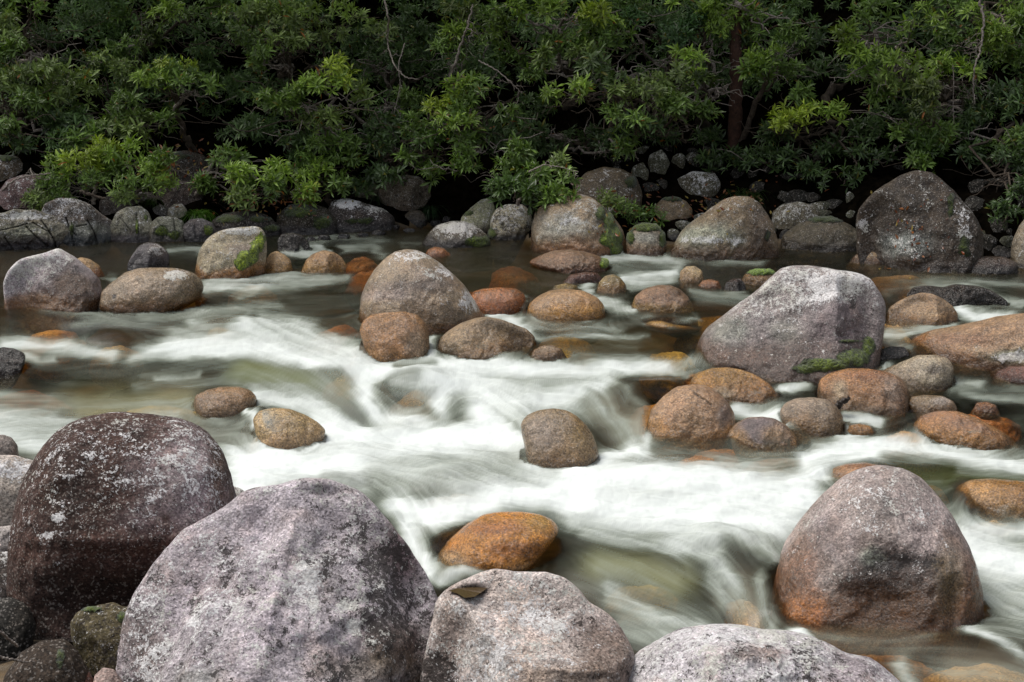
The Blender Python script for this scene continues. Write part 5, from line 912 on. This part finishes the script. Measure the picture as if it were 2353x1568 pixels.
tree('full round shrub tree with light green fans hanging left of centre', (700, 420, 17.6), [(720, 190, 120, 34, 16.6, BR), (760, 160, 70, 20, 16.7, YB, .7), (620, 235, 60, 26, 16.5, (.09, .15, .02)), (700, 235, 110, 30, 16.5, MD), (740, 285, 110, 36, 16.6, GR), (780, 330, 90, 40, 16.6, MD), (660, 330, 60, 30, 16.8, DK), (730, 360, 70, 26, 16.8, DK)], seed=17)
tree('bright yellow green shrub standing on the left bank outcrop', (215, 470, 16.4), [(240, 345, 90, 26, 15.9, YB), (180, 375, 90, 26, 15.7, YB, .8), (300, 365, 70, 22, 15.8, BR), (130, 395, 60, 20, 15.7, BR), (250, 390, 110, 30, 15.8, MD)], seed=18, kind='n', r0=.03, cat='shrub', name='shrub', pale=True, dens=1.2)
tree('small leaved dark green shrub hugging the purple brown boulder', (180, 470, 15.7), [(120, 430, 60, 26, 15.5, MD), (150, 460, 50, 20, 15.4, MD), (90, 470, 30, 14, 15.4, GR), (190, 420, 60, 22, 15.5, MD)], seed=19, kind='s', r0=.025, cat='shrub', name='shrub', pale=True)
tree('low spreading shrub with pale crooked stems right of the bright yellow green one', (275, 480, 15.7), [(350, 395, 56, 20, 15.5, BR), (380, 370, 34, 18, 15.5, (.10, .17, .02)), (310, 425, 60, 22, 15.4, MD), (370, 420, 40, 20, 15.4, BR, .8), (290, 455, 30, 14, 15.4, GR)], seed=20, kind='s', r0=.03, cat='shrub', name='shrub', pale=True)
tree('leaning shrub with a pale slanting stem and glossy fans, left of the mossy bank', (440, 470, 16), [(560, 395, 80, 24, 15.7, BR), (640, 405, 80, 24, 15.6, BR), (600, 430, 70, 22, 15.6, MD), (520, 360, 50, 18, 15.9, MD), (560, 450, 50, 16, 15.5, GR), (480, 420, 30, 16, 15.8, MD)], seed=21, r0=.035, cat='shrub', name='shrub', pale=True, trunk_pts=[(440, 470, 16), (455, 440, 15.95), (470, 405, 15.9), (490, 375, 15.9), (530, 360, 15.8)])
tree('glossy leaved shrub overhanging the cream lichen rocks left of centre', (760, 470, 17), [(740, 400, 80, 26, 16, BR), (720, 440, 56, 20, 15.8, BR, .9), (790, 380, 60, 26, 16.2, MD), (700, 380, 60, 22, 16.2, MD), (780, 430, 30, 16, 15.9, MD)], seed=22, r0=.04, cat='shrub', name='shrub')
tree('dim drooping tree filling the gap above the overhanging rock', (900, 430, 18), [(870, 290, 80, 40, 17, DK), (830, 240, 60, 40, 17.2, GR), (900, 350, 90, 36, 16.8, DK), (960, 310, 70, 44, 16.8, MD), (980, 380, 70, 30, 16.6, MD), (880, 400, 60, 22, 16.6, DK), (1010, 330, 60, 30, 16.5, (.06, .11, .02))], seed=23)
tree('open twiggy tree with sparse grey leaves beside the hanging pale vine', (880, 360, 18.8), [(850, 60, 80, 34, 18, GR, .8), (900, 150, 70, 50, 18, DK, .8), (830, 130, 50, 40, 18.2, DK, .7), (950, 80, 60, 60, 18.3, DK, .8), (960, 170, 60, 60, 18.1, DK, .7), (920, 230, 60, 40, 17.6, MD, .8)], seed=24)
tree('dense tree with a bright fresh green pad in the middle of the forest wall', (1060, 430, 17.8), [(1010, 240, 60, 22, 16.5, YB), (1060, 215, 90, 26, 16.6, BR), (1090, 200, 60, 26, 16.7, MD), (1110, 260, 90, 34, 16.5, MD), (1030, 290, 80, 30, 16.3, BR, .8), (1080, 330, 90, 34, 16.4, MD), (1060, 380, 80, 26, 16.2, MD), (1140, 320, 60, 34, 16.7, DK), (1160, 180, 80, 34, 17.3, DK)], seed=25)
tree('slender yellowish tree by the upright pale branch, top centre', (1060, 350, 18.2), [(1065, 30, 60, 30, 17.6, (.10, .13, .03), .8), (1050, 80, 50, 26, 17.3, BR, .8), (1110, 30, 40, 30, 17.9, MD, .8), (1030, 120, 36, 20, 17.3, MD, .7)], seed=26, pale=True, r0=.03)
tree('wide tree with layered bright fans along the top right of centre', (1300, 380, 18.6), [(1220, 35, 120, 30, 17, BR), (1160, 60, 60, 26, 17, (.09, .14, .02)), (1330, 30, 70, 24, 16.9, YB), (1400, 40, 90, 34, 17.2, BR), (1280, 90, 110, 36, 16.9, MD), (1150, 120, 60, 30, 17.2, MD), (1380, 100, 90, 40, 17, MD), (1290, 130, 90, 26, 16.8, GR)], seed=27)
tree('heavy grey green bough reaching over the river right of centre', (1400, 380, 17.8), [(1400, 180, 120, 40, 16.4, (.07, .11, .03)), (1320, 225, 90, 30, 16.2, BR), (1450, 230, 110, 36, 16.1, GR), (1520, 190, 80, 40, 16.4, GR), (1400, 270, 110, 26, 16, MD), (1560, 250, 60, 26, 16.2, MD), (1250, 160, 70, 40, 16.8, MD), (1480, 280, 60, 22, 16.1, DK)], seed=28, mid=(1500, 120, 17.4))
tree('shaded lower bough with single hanging fans above the scree', (1290, 440, 17.8), [(1270, 340, 80, 30, 16.9, DK, .7), (1400, 335, 50, 22, 16.7, DK, .7), (1440, 340, 26, 22, 16.3, MD, .8), (1350, 320, 70, 26, 17, DK, .7), (1210, 310, 70, 30, 17, DK, .7)], seed=29)
tree('fern leaved creeper covered tree with pale dense foliage, top right of centre', (1560, 370, 18.6), [(1510, 60, 80, 40, 17.2, (.06, .12, .035), 1.4), (1540, 110, 60, 40, 17, (.05, .10, .03), 1.4), (1480, 20, 80, 30, 17.4, (.09, .15, .03), 1.3), (1590, 60, 40, 50, 17.3, (.05, .11, .03), 1.3)], seed=30, kind='s', dens=1.1)
tree('tree with a tapering tail of light fans left of the red brown trunk', (1620, 400, 18.4), [(1590, 150, 60, 34, 16.8, BR), (1600, 200, 56, 34, 16.6, (.08, .12, .03)), (1570, 245, 50, 18, 16.5, GR), (1620, 250, 40, 22, 16.6, MD), (1600, 20, 60, 34, 17.3, BR), (1640, 80, 40, 34, 17.3, BR, .8)], seed=31)
tree('forest tree with a straight red brown trunk in deep shade', (1685, 390, 18), [(1700, 30, 70, 34, 17.6, BR, .8), (1740, 60, 60, 30, 17.5, MD, .8), (1690, 90, 40, 20, 17.6, DK, .7)], seed=32, r0=.105, trunk_pts=[(1683, 395, 17.5), (1687, 330, 17.5), (1692, 250, 17.5), (1692, 170, 17.5), (1690, 100, 17.5), (1694, 10, 17.5)])
tree('crooked leaning tree carrying a bright pad right of the red brown trunk', (1680, 385, 17.5), [(1760, 135, 90, 26, 16.9, BR), (1740, 165, 40, 16, 16.8, (.10, .17, .02)), (1810, 160, 60, 22, 17, MD), (1780, 90, 70, 30, 17.3, MD), (1860, 100, 60, 40, 17.6, DK)], seed=33, r0=.045, trunk_pts=[(1680, 385, 17.5), (1695, 350, 17.45), (1710, 310, 17.4), (1725, 270, 17.3), (1745, 220, 17.2), (1765, 185, 17.1), (1762, 160, 17)])
tree('low tree with one brilliant green spray in the dark, right of centre', (1800, 440, 17.8), [(1840, 228, 70, 22, 16.9, MD), (1830, 270, 50, 12, 16.5, YB, .9), (1800, 285, 26, 8, 16.4, YB, .8), (1895, 265, 50, 16, 16.6, BR, .9), (1780, 320, 70, 30, 16.8, DK), (1760, 365, 70, 26, 16.7, DK), (1900, 330, 70, 40, 17.2, DK, .6)], seed=34)
tree('luminous dense tree with big fans and orange dead leaves, upper right', (2060, 400, 18.2), [(1990, 95, 90, 34, 16.3, (.12, .18, .02)), (1950, 120, 50, 24, 16.2, BR), (2060, 130, 90, 36, 16.2, BR), (2120, 60, 90, 36, 16.8, BR), (2000, 40, 100, 34, 17, MD), (2120, 150, 90, 36, 16.2, BR), (1980, 170, 70, 26, 16.4, MD), (2060, 190, 80, 26, 16.3, GR), (2020, 220, 50, 22, 16.4, MD)], seed=35)
tree('hanging yellowish bough below the luminous tree', (2160, 430, 17.6), [(2150, 210, 50, 34, 15.9, (.10, .13, .03)), (2130, 255, 30, 24, 15.8, (.09, .12, .03), .8), (2180, 170, 60, 30, 16.2, BR)], seed=36)
tree('top right corner tree with sunlit fans and pale twigs', (2300, 360, 18.4), [(2240, 45, 80, 34, 16.6, BR), (2310, 70, 70, 36, 16.6, (.09, .15, .02)), (2270, 100, 60, 26, 16.5, BR), (2330, 20, 60, 26, 16.9, BR), (2190, 20, 70, 24, 17, MD), (2340, 130, 40, 24, 17, MD), (2200, 100, 60, 30, 16.8, MD)], seed=37)
tree('shadowy tree hanging low over the great dark boulder', (2120, 440, 17.6), [(2100, 300, 110, 30, 16.4, MD), (2060, 270, 80, 30, 16.8, DK), (2190, 310, 90, 30, 16.3, MD), (2130, 345, 60, 22, 16.1, (.06, .11, .02)), (2270, 290, 80, 36, 16.6, DK), (2330, 320, 50, 24, 16.4, MD), (2110, 380, 26, 14, 15.9, MD, .8), (2250, 240, 80, 40, 17, DK), (2320, 220, 60, 50, 17.2, DK), (2000, 360, 60, 20, 17, DK, .7)], seed=38, dens=1.1)
tree('rounded leafy bush growing over the mottled boulders, centre of the far bank', (1190, 470, 15.3), [(1200, 400, 60, 34, 14.9, MD), (1150, 430, 46, 24, 14.7, (.06, .11, .02)), (1260, 420, 60, 30, 14.8, MD), (1200, 450, 70, 24, 14.6, (.055, .10, .018)), (1270, 455, 40, 18, 14.6, MD), (1185, 360, 24, 18, 15, MD), (1290, 390, 24, 16, 15, GR, .6)], seed=39, cat='bush', name='bush', r0=.025, pale=True, dens=1.25)
tree('thin sapling spray in front of the shaded scree', (1450, 510, 15.9), [(1440, 480, 40, 16, 15.5, MD, .6), (1480, 500, 34, 14, 15.4, (.07, .13, .02), .7), (1400, 470, 26, 10, 15.5, GR, .5)], seed=40, cat='sapling', name='sapling', r0=.012, kind='s')
tree('tiny leafy sprig on the scree beside the trunks', (1620, 420, 17.4), [(1640, 375, 26, 16, 17, DK, .8), (1700, 370, 50, 14, 17, DK, .7)], seed=41, cat='sapling', name='sapling', r0=.012)
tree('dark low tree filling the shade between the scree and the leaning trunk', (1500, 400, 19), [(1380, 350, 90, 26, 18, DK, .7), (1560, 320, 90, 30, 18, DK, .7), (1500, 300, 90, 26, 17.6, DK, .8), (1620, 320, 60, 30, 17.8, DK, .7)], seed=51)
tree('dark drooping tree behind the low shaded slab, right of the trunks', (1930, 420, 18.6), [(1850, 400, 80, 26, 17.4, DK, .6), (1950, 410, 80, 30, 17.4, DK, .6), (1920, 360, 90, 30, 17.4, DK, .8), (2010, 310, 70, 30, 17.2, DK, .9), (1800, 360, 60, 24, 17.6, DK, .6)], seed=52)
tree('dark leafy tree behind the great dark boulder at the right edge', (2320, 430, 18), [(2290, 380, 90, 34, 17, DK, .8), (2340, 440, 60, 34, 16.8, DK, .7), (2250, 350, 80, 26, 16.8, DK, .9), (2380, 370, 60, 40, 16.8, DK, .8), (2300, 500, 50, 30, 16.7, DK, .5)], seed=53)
tree('low dim shrub creeping over the mossy bank left of centre', (600, 470, 17.2), [(560, 470, 60, 12, 16, DK, .5), (840, 430, 50, 14, 16.2, DK, .7), (640, 450, 50, 14, 16, DK, .6)], seed=54, cat='shrub', name='shrub', r0=.02)
# the deep forest behind, reads as one dark mass
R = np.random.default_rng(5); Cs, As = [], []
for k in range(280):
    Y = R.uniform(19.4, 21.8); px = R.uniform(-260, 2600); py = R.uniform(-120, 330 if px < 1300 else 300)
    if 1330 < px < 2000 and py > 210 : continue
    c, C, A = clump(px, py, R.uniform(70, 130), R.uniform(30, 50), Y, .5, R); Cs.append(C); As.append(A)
C = np.concatenate(Cs); A = np.concatenate(As); ok = C[:, 2] > ground(C[:, 0], C[:, 1])
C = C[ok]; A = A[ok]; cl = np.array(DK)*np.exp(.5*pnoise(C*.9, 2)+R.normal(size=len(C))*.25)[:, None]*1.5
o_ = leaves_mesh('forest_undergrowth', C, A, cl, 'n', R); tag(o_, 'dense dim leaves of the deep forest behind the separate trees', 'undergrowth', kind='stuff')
# high unseen canopy above the frame, added for shade and dark reflections
Cs, As = [], []
for k in range(230):
    x = R.uniform(-11, 11); y = R.uniform(17.2, 26); z = R.uniform(4.6, 10.)+.15*(y-16); c = np.array([x, y, z]); n = 26
    v = R.normal(size=(n, 3)); v /= np.linalg.norm(v, axis=1)[:, None]; Cs.append(c+v*np.array([1.2, 1.1, .55])*R.uniform(.5, 1.1, (n, 1))); As.append(v+np.array([0, -.2, .9]))
C = np.concatenate(Cs); A = np.concatenate(As); cl = np.array(MD)*np.exp(R.normal(size=len(C))*.3)[:, None]
o_ = leaves_mesh('shade_canopy', C, A, cl, 'b', R, sc=R.uniform(.8, 1.5, len(C))); tag(o_, 'unseen high leaf canopy added to shade the far bank', 'canopy', kind='stuff')
# ---------------------------------------------------------------- grass tufts, twigs, vines, litter
def tuft(label, px, py, n, L, col, seed, S=surf, spread=1.):
    R = np.random.default_rng(seed); P = at_level(np.array(px, float), np.array(py, float), S); Vs, Fs, cs_ = [], [], []
    for i in range(n):
        a = R.uniform(0, 2*math.pi); l = L*R.uniform(.6, 1.1); t = np.linspace(0, 1, 7)[:, None]; d = np.array([math.cos(a), math.sin(a), 0])*spread
        b = P+R.normal(size=3)*np.array([.05, .05, 0])*L*2; ln = b+d*l*.75*t**1.2+np.array([0, 0, 1])*l*(1.0*t-1.15*t**2.2)
        s = np.array([-d[1], d[0], 0])*.006*(1-t*.85); o = len(Vs)*14; Vs.append(np.concatenate([ln-s, ln+s])); k = np.arange(6); Fs.append(np.stack([k, k+1, k+8, k+7], 1)+o); cs_.append(np.tile(np.array(col)*R.uniform(.6, 1.4), (14, 1)))
    o = mesh_obj('grass_tuft', np.concatenate(Vs), np.concatenate(Fs), M_LEAF, dict(lcol=np.concatenate(cs_)), loc=tuple(P)); tag(o, label, 'grass')
tuft('bright green arching grass tuft beside the cream rock on the left bank', 455, 503, 170, .38, (.06, .14, .012), 1)
tuft('dull grass tuft under the shrub stems above the split block', 345, 470, 80, .26, (.035, .07, .01), 2)
tuft('grass tuft hanging under the glossy shrub on the mossy bank', 712, 440, 80, .30, (.04, .08, .012), 3)
tuft('dark strappy grass tuft below the overhanging rock', 990, 490, 90, .36, (.02, .05, .016), 4)
tuft('blue green grass tuft left of the overhanging rock', 865, 462, 60, .26, (.03, .06, .02), 5)
tuft('wide shaded grass tuft behind the peak of the pyramid boulder', 1712, 460, 120, .5, (.022, .045, .008), 6)
def stick(name, label, cat, pts, r0, r1, mat, twigs=0, seed=0, sub_=6):
    R = np.random.default_rng(seed); P = np.array([pt(q[0], q[1], q[2]+(1.25 if q[2] > 14.2 else 0)) for q in pts]); n = 8*len(P); t = np.linspace(0, 1, n); ti = np.linspace(0, 1, len(P))
    Q = np.stack([np.interp(t, ti, P[:, i]) for i in range(3)], 1); k = np.array([1, 2, 3, 2, 1])/9.
    for i in range(3): e = Q[:, i].copy(); Q[2:-2, i] = np.convolve(e, k, 'valid')
    Q += R.normal(size=Q.shape)*r0*.35; parts = [tube(Q, np.linspace(r0, r1, n), 7)]
    for j in range(twigs):
        a = Q[int(R.integers(n//4, n-1))]; L = np.linalg.norm(P[-1]-P[0])*R.uniform(.1, .3); d = R.normal(size=3); d /= np.linalg.norm(d); d[2] = -abs(d[2])*.8; K, rk = limb(a, a+d*L, r1*.9, r1*.35, R, .3, 9); parts.append(tube(K, rk, 5))
        for jj in range(2): b = K[int(R.integers(3, 8))]; K2, r2 = limb(b, b+(d+R.normal(size=3)*.6)*L*.4, r1*.5, r1*.25, R, .3, 6); parts.append(tube(K2, r2, 4))
    V, F = join(parts); o = mesh_obj(name, V, F, mat, loc=tuple(P[0])); tag(o, label, cat); return o
stick('vine', 'long pale bare vine hanging from the top edge left of centre', 'vine', [(884, 0, 16.9), (893, 40, 16.8), (890, 100, 17.5), (905, 150, 16.7), (930, 178, 16.6), (960, 182, 16.6)], .013, .006, M_PALE, 5, 1)
stick('branch', 'upright pale forked branch at the top centre', 'branch', [(1030, 190, 17.2), (1045, 150, 17), (1062, 95, 17), (1075, 60, 16.9), (1085, 10, 16.9)], .018, .010, M_PALE, 4, 2)
stick('branch', 'bare white dead branch dangling at the upper right', 'branch', [(2250, 0, 16.3), (2262, 50, 16.2), (2255, 110, 16.1), (2240, 150, 16), (2235, 200, 16), (2240, 240, 16)], .017, .006, M_PALE, 12, 3)
stick('branch', 'thin pale twigs crossing in the middle of the forest wall', 'branch', [(1100, 140, 16.4), (1140, 160, 16.3), (1175, 190, 16.2), (1200, 215, 16.2)], .009, .004, M_PALE, 7, 4)
stick('branch', 'fine brown bare twigs sticking out of the bush to the right', 'branch', [(1215, 395, 14.6), (1250, 378, 14.6), (1290, 385, 14.6), (1330, 395, 14.6)], .009, .004, M_PALE, 5, 5)
stick('branch', 'curved pale bough in the shade right of the trunks', 'branch', [(1810, 375, 17), (1850, 368, 17), (1880, 350, 17), (1905, 320, 17), (1935, 295, 17)], .022, .012, M_BARK, 3, 6)
stick('vine', 'thin hanging twig line below the luminous tree', 'vine', [(2190, 150, 15.9), (2192, 200, 15.9), (2190, 240, 15.9), (2192, 285, 15.9)], .006, .004, M_PALE, 2, 7)
stick('branch', 'slim pale twigs under the bright pad at upper right', 'branch', [(1990, 150, 16.2), (1960, 165, 16.1), (1945, 180, 16.1), (1905, 178, 16.2)], .009, .004, M_PALE, 4, 8)
stick('branch', 'pale fallen branch lying above the purple brown boulder', 'branch', [(0, 445, 15.9), (30, 415, 15.7), (70, 402, 15.6), (115, 400, 15.6)], .014, .008, M_PALE, 2, 9)
stick('branch', 'dark dead log leaning on the left bank rocks', 'branch', [(185, 440, 15.4), (215, 450, 15.4), (240, 455, 15.4)], .02, .014, M_BARK, 0, 10)
stick('vine', 'pale vine draping from the top among the twiggy tree', 'vine', [(930, 100, 17), (915, 150, 16.9), (920, 200, 16.9), (905, 260, 16.8)], .007, .004, M_PALE, 3, 11)
def on_water(px, py, dz=0.): P = at_level(np.array(px, float), np.array(py, float), W); return P[1]
yv = on_water(205, 640)
stick('stick', 'thin curved twig spanning the gap between two far left boulders', 'stick', [(205, 631, yv-.15), (225, 621, yv-.15), (250, 622, yv-.2), (275, 634, yv-.3)], .010, .006, M_BARK, 1, 12)
yv = on_water(1932, 950)
stick('stick', 'short black wet stick jutting from the white water between boulders', 'stick', [(1922, 936, yv-.06), (1930, 928, yv-.06), (1938, 922, yv-.06), (1948, 917, yv-.06)], .022, .014, M_WOOD, 0, 13)
stick('stick', 'pale dry twig poking in at the lower left edge', 'stick', [(-30, 1440, 5.5), (0, 1452, 5.6), (22, 1470, 5.7), (42, 1485, 5.8)], .007, .005, M_PALE, 0, 14)
stick('stick', 'second pale dry twig lying low at the left edge', 'stick', [(-30, 1500, 5.5), (10, 1512, 5.6), (45, 1520, 5.7), (78, 1522, 5.8)], .006, .004, M_PALE, 0, 15)
# litter of dead leaves on the shaded boulders
def litter(label, px, py, rx, ry, n, seed):
    R = np.random.default_rng(seed); dg = bpy.context.evaluated_depsgraph_get(); Vs, Fs, cs_ = [], [], []; o = 0
    from mathutils import Vector
    for i in range(n):
        x, y = px+R.normal()*rx*.5, py+R.normal()*ry*.5; d = ray(np.array(x), np.array(y)); ok, hit, nr, *_ = SC.ray_cast(dg, Vector(CAM), Vector(d))
        if not ok: continue
        nr = np.array(nr); hit = np.array(hit)+nr*.006; Fm = frames(nr[None], R)[0]; t = leaf_template(R.uniform(.05, .09), .026, R.uniform(-.3, .3)); Vs.append(t@Fm+hit)
        Fs.append(o); o += 8; c = [(.20, .055, .02), (.28, .10, .03), (.12, .05, .03), (.30, .22, .05)][R.integers(0, 4)]; cs_.append(np.tile(np.array(c)*R.uniform(.5, 1.1), (8, 1)))
    b = np.array(Fs)[:, None, None]; m = mesh_obj('leaf_litter', np.concatenate(Vs), [(b+LF4[None]).reshape(-1, 4), (b+LF3[None]).reshape(-1, 3)], M_LEAF, dict(lcol=np.concatenate(cs_)))
    tag(m, label, 'leaf litter', kind='stuff')
bpy.context.view_layer.update()
LITTER = [('scattered red brown dead leaves on the great dark boulder', 2110, 520, 110, 90, 150, 1), ('dead leaves caught on the wide mossy boulder', 1390, 520, 60, 70, 26, 2), ('few dead leaves on the pyramid boulder', 1660, 480, 70, 40, 20, 3), ('dead leaves on the shaded ledges of the left bank', 420, 380, 90, 50, 140, 4), ('dead leaves and twigs among the mossy bank', 640, 470, 180, 40, 140, 5), ('dead leaves lying among the shaded scree', 1600, 470, 260, 70, 160, 6)]
for l_ in LITTER: litter(*l_)
SKY, SUN = .17, 2.8
# ---------------------------------------------------------------- rain pool on the front boulder
def puddle():
    from mathutils import Vector
    dg = bpy.context.evaluated_depsgraph_get(); d = ray(np.array(1082.), np.array(1362.)); ok, hit, *_ = SC.ray_cast(dg, Vector(CAM), Vector(d)); z = hit.z+.022
    pts = []
    for (a, b) in [(1030, 1358), (1050, 1352), (1085, 1350), (1120, 1346), (1122, 1350), (1104, 1363), (1090, 1372), (1068, 1374), (1050, 1364)]:
        q = ray(np.array(float(a)), np.array(float(b))); pts.append(CAM+q*((z-H)/q[2]))
    P = np.array(pts); c = P.mean(0); V = np.concatenate([[c], P]); n = len(P); F = np.array([[0, 1+i, 1+(i+1) % n] for i in range(n)])
    m, nt_ = new_mat('rain_pool'); N = NT(nt_); p = N.n('ShaderNodeBsdfPrincipled', ins={'Base Color': (.060, .040, .020, 1), 'Roughness': .04}); N.n('ShaderNodeOutputMaterial', ins={0: p.outputs[0]})
    tag(mesh_obj('puddle', V, F, m, loc=tuple(c)), 'small brown rain pool lying in a hollow of the front centre boulder', 'puddle')
bpy.context.view_layer.update(); puddle()
# ---------------------------------------------------------------- light, sky, camera
EL, AZ = math.radians(62), math.radians(-72)      # AZ measured from +Y towards +X
w = bpy.data.worlds.new('World'); SC.world = w; w.use_nodes = True; nt = w.node_tree; nt.nodes.clear()
sk = nt.nodes.new('ShaderNodeTexSky'); sk.sky_type = 'NISHITA'; sk.sun_disc = False; sk.sun_elevation = EL; sk.sun_rotation = AZ; sk.air_density = 1.4; sk.dust_density = 4.
bg = nt.nodes.new('ShaderNodeBackground'); bg.inputs[1].default_value = SKY; wo = nt.nodes.new('ShaderNodeOutputWorld'); hs = nt.nodes.new('ShaderNodeHueSaturation'); hs.inputs['Saturation'].default_value = .35; nt.links.new(sk.outputs[0], hs.inputs['Color']); nt.links.new(hs.outputs[0], bg.inputs[0]); nt.links.new(bg.outputs[0], wo.inputs[0])
L = bpy.data.lights.new('sun', 'SUN'); L.energy = SUN; L.angle = math.radians(28); L.color = (1, .96, .9); lo = bpy.data.objects.new('sun', L); COL.objects.link(lo)
from mathutils import Vector
sd = Vector((math.sin(AZ)*math.cos(EL), math.cos(AZ)*math.cos(EL), math.sin(EL))); lo.rotation_euler = sd.to_track_quat('Z', 'Y').to_euler(); lo.location = (0, 0, 30)
cam = bpy.data.cameras.new('camera'); cam.sensor_width = 36; cam.lens = 50; cam.clip_end = 500; co_ = bpy.data.objects.new('camera', cam); COL.objects.link(co_)
co_.location = (0, 0, H); co_.rotation_euler = (math.pi/2-PITCH, 0, 0); SC.camera = co_
SC.view_settings.view_transform = 'Standard'; SC.view_settings.look = 'None'; SC.view_settings.exposure = 0; SC.view_settings.gamma = 1
SC.cycles.max_bounces = 6; SC.cycles.transparent_max_bounces = 12; SC.cycles.diffuse_bounces = 3; SC.cycles.glossy_bounces = 3; SC.cycles.use_denoising = True
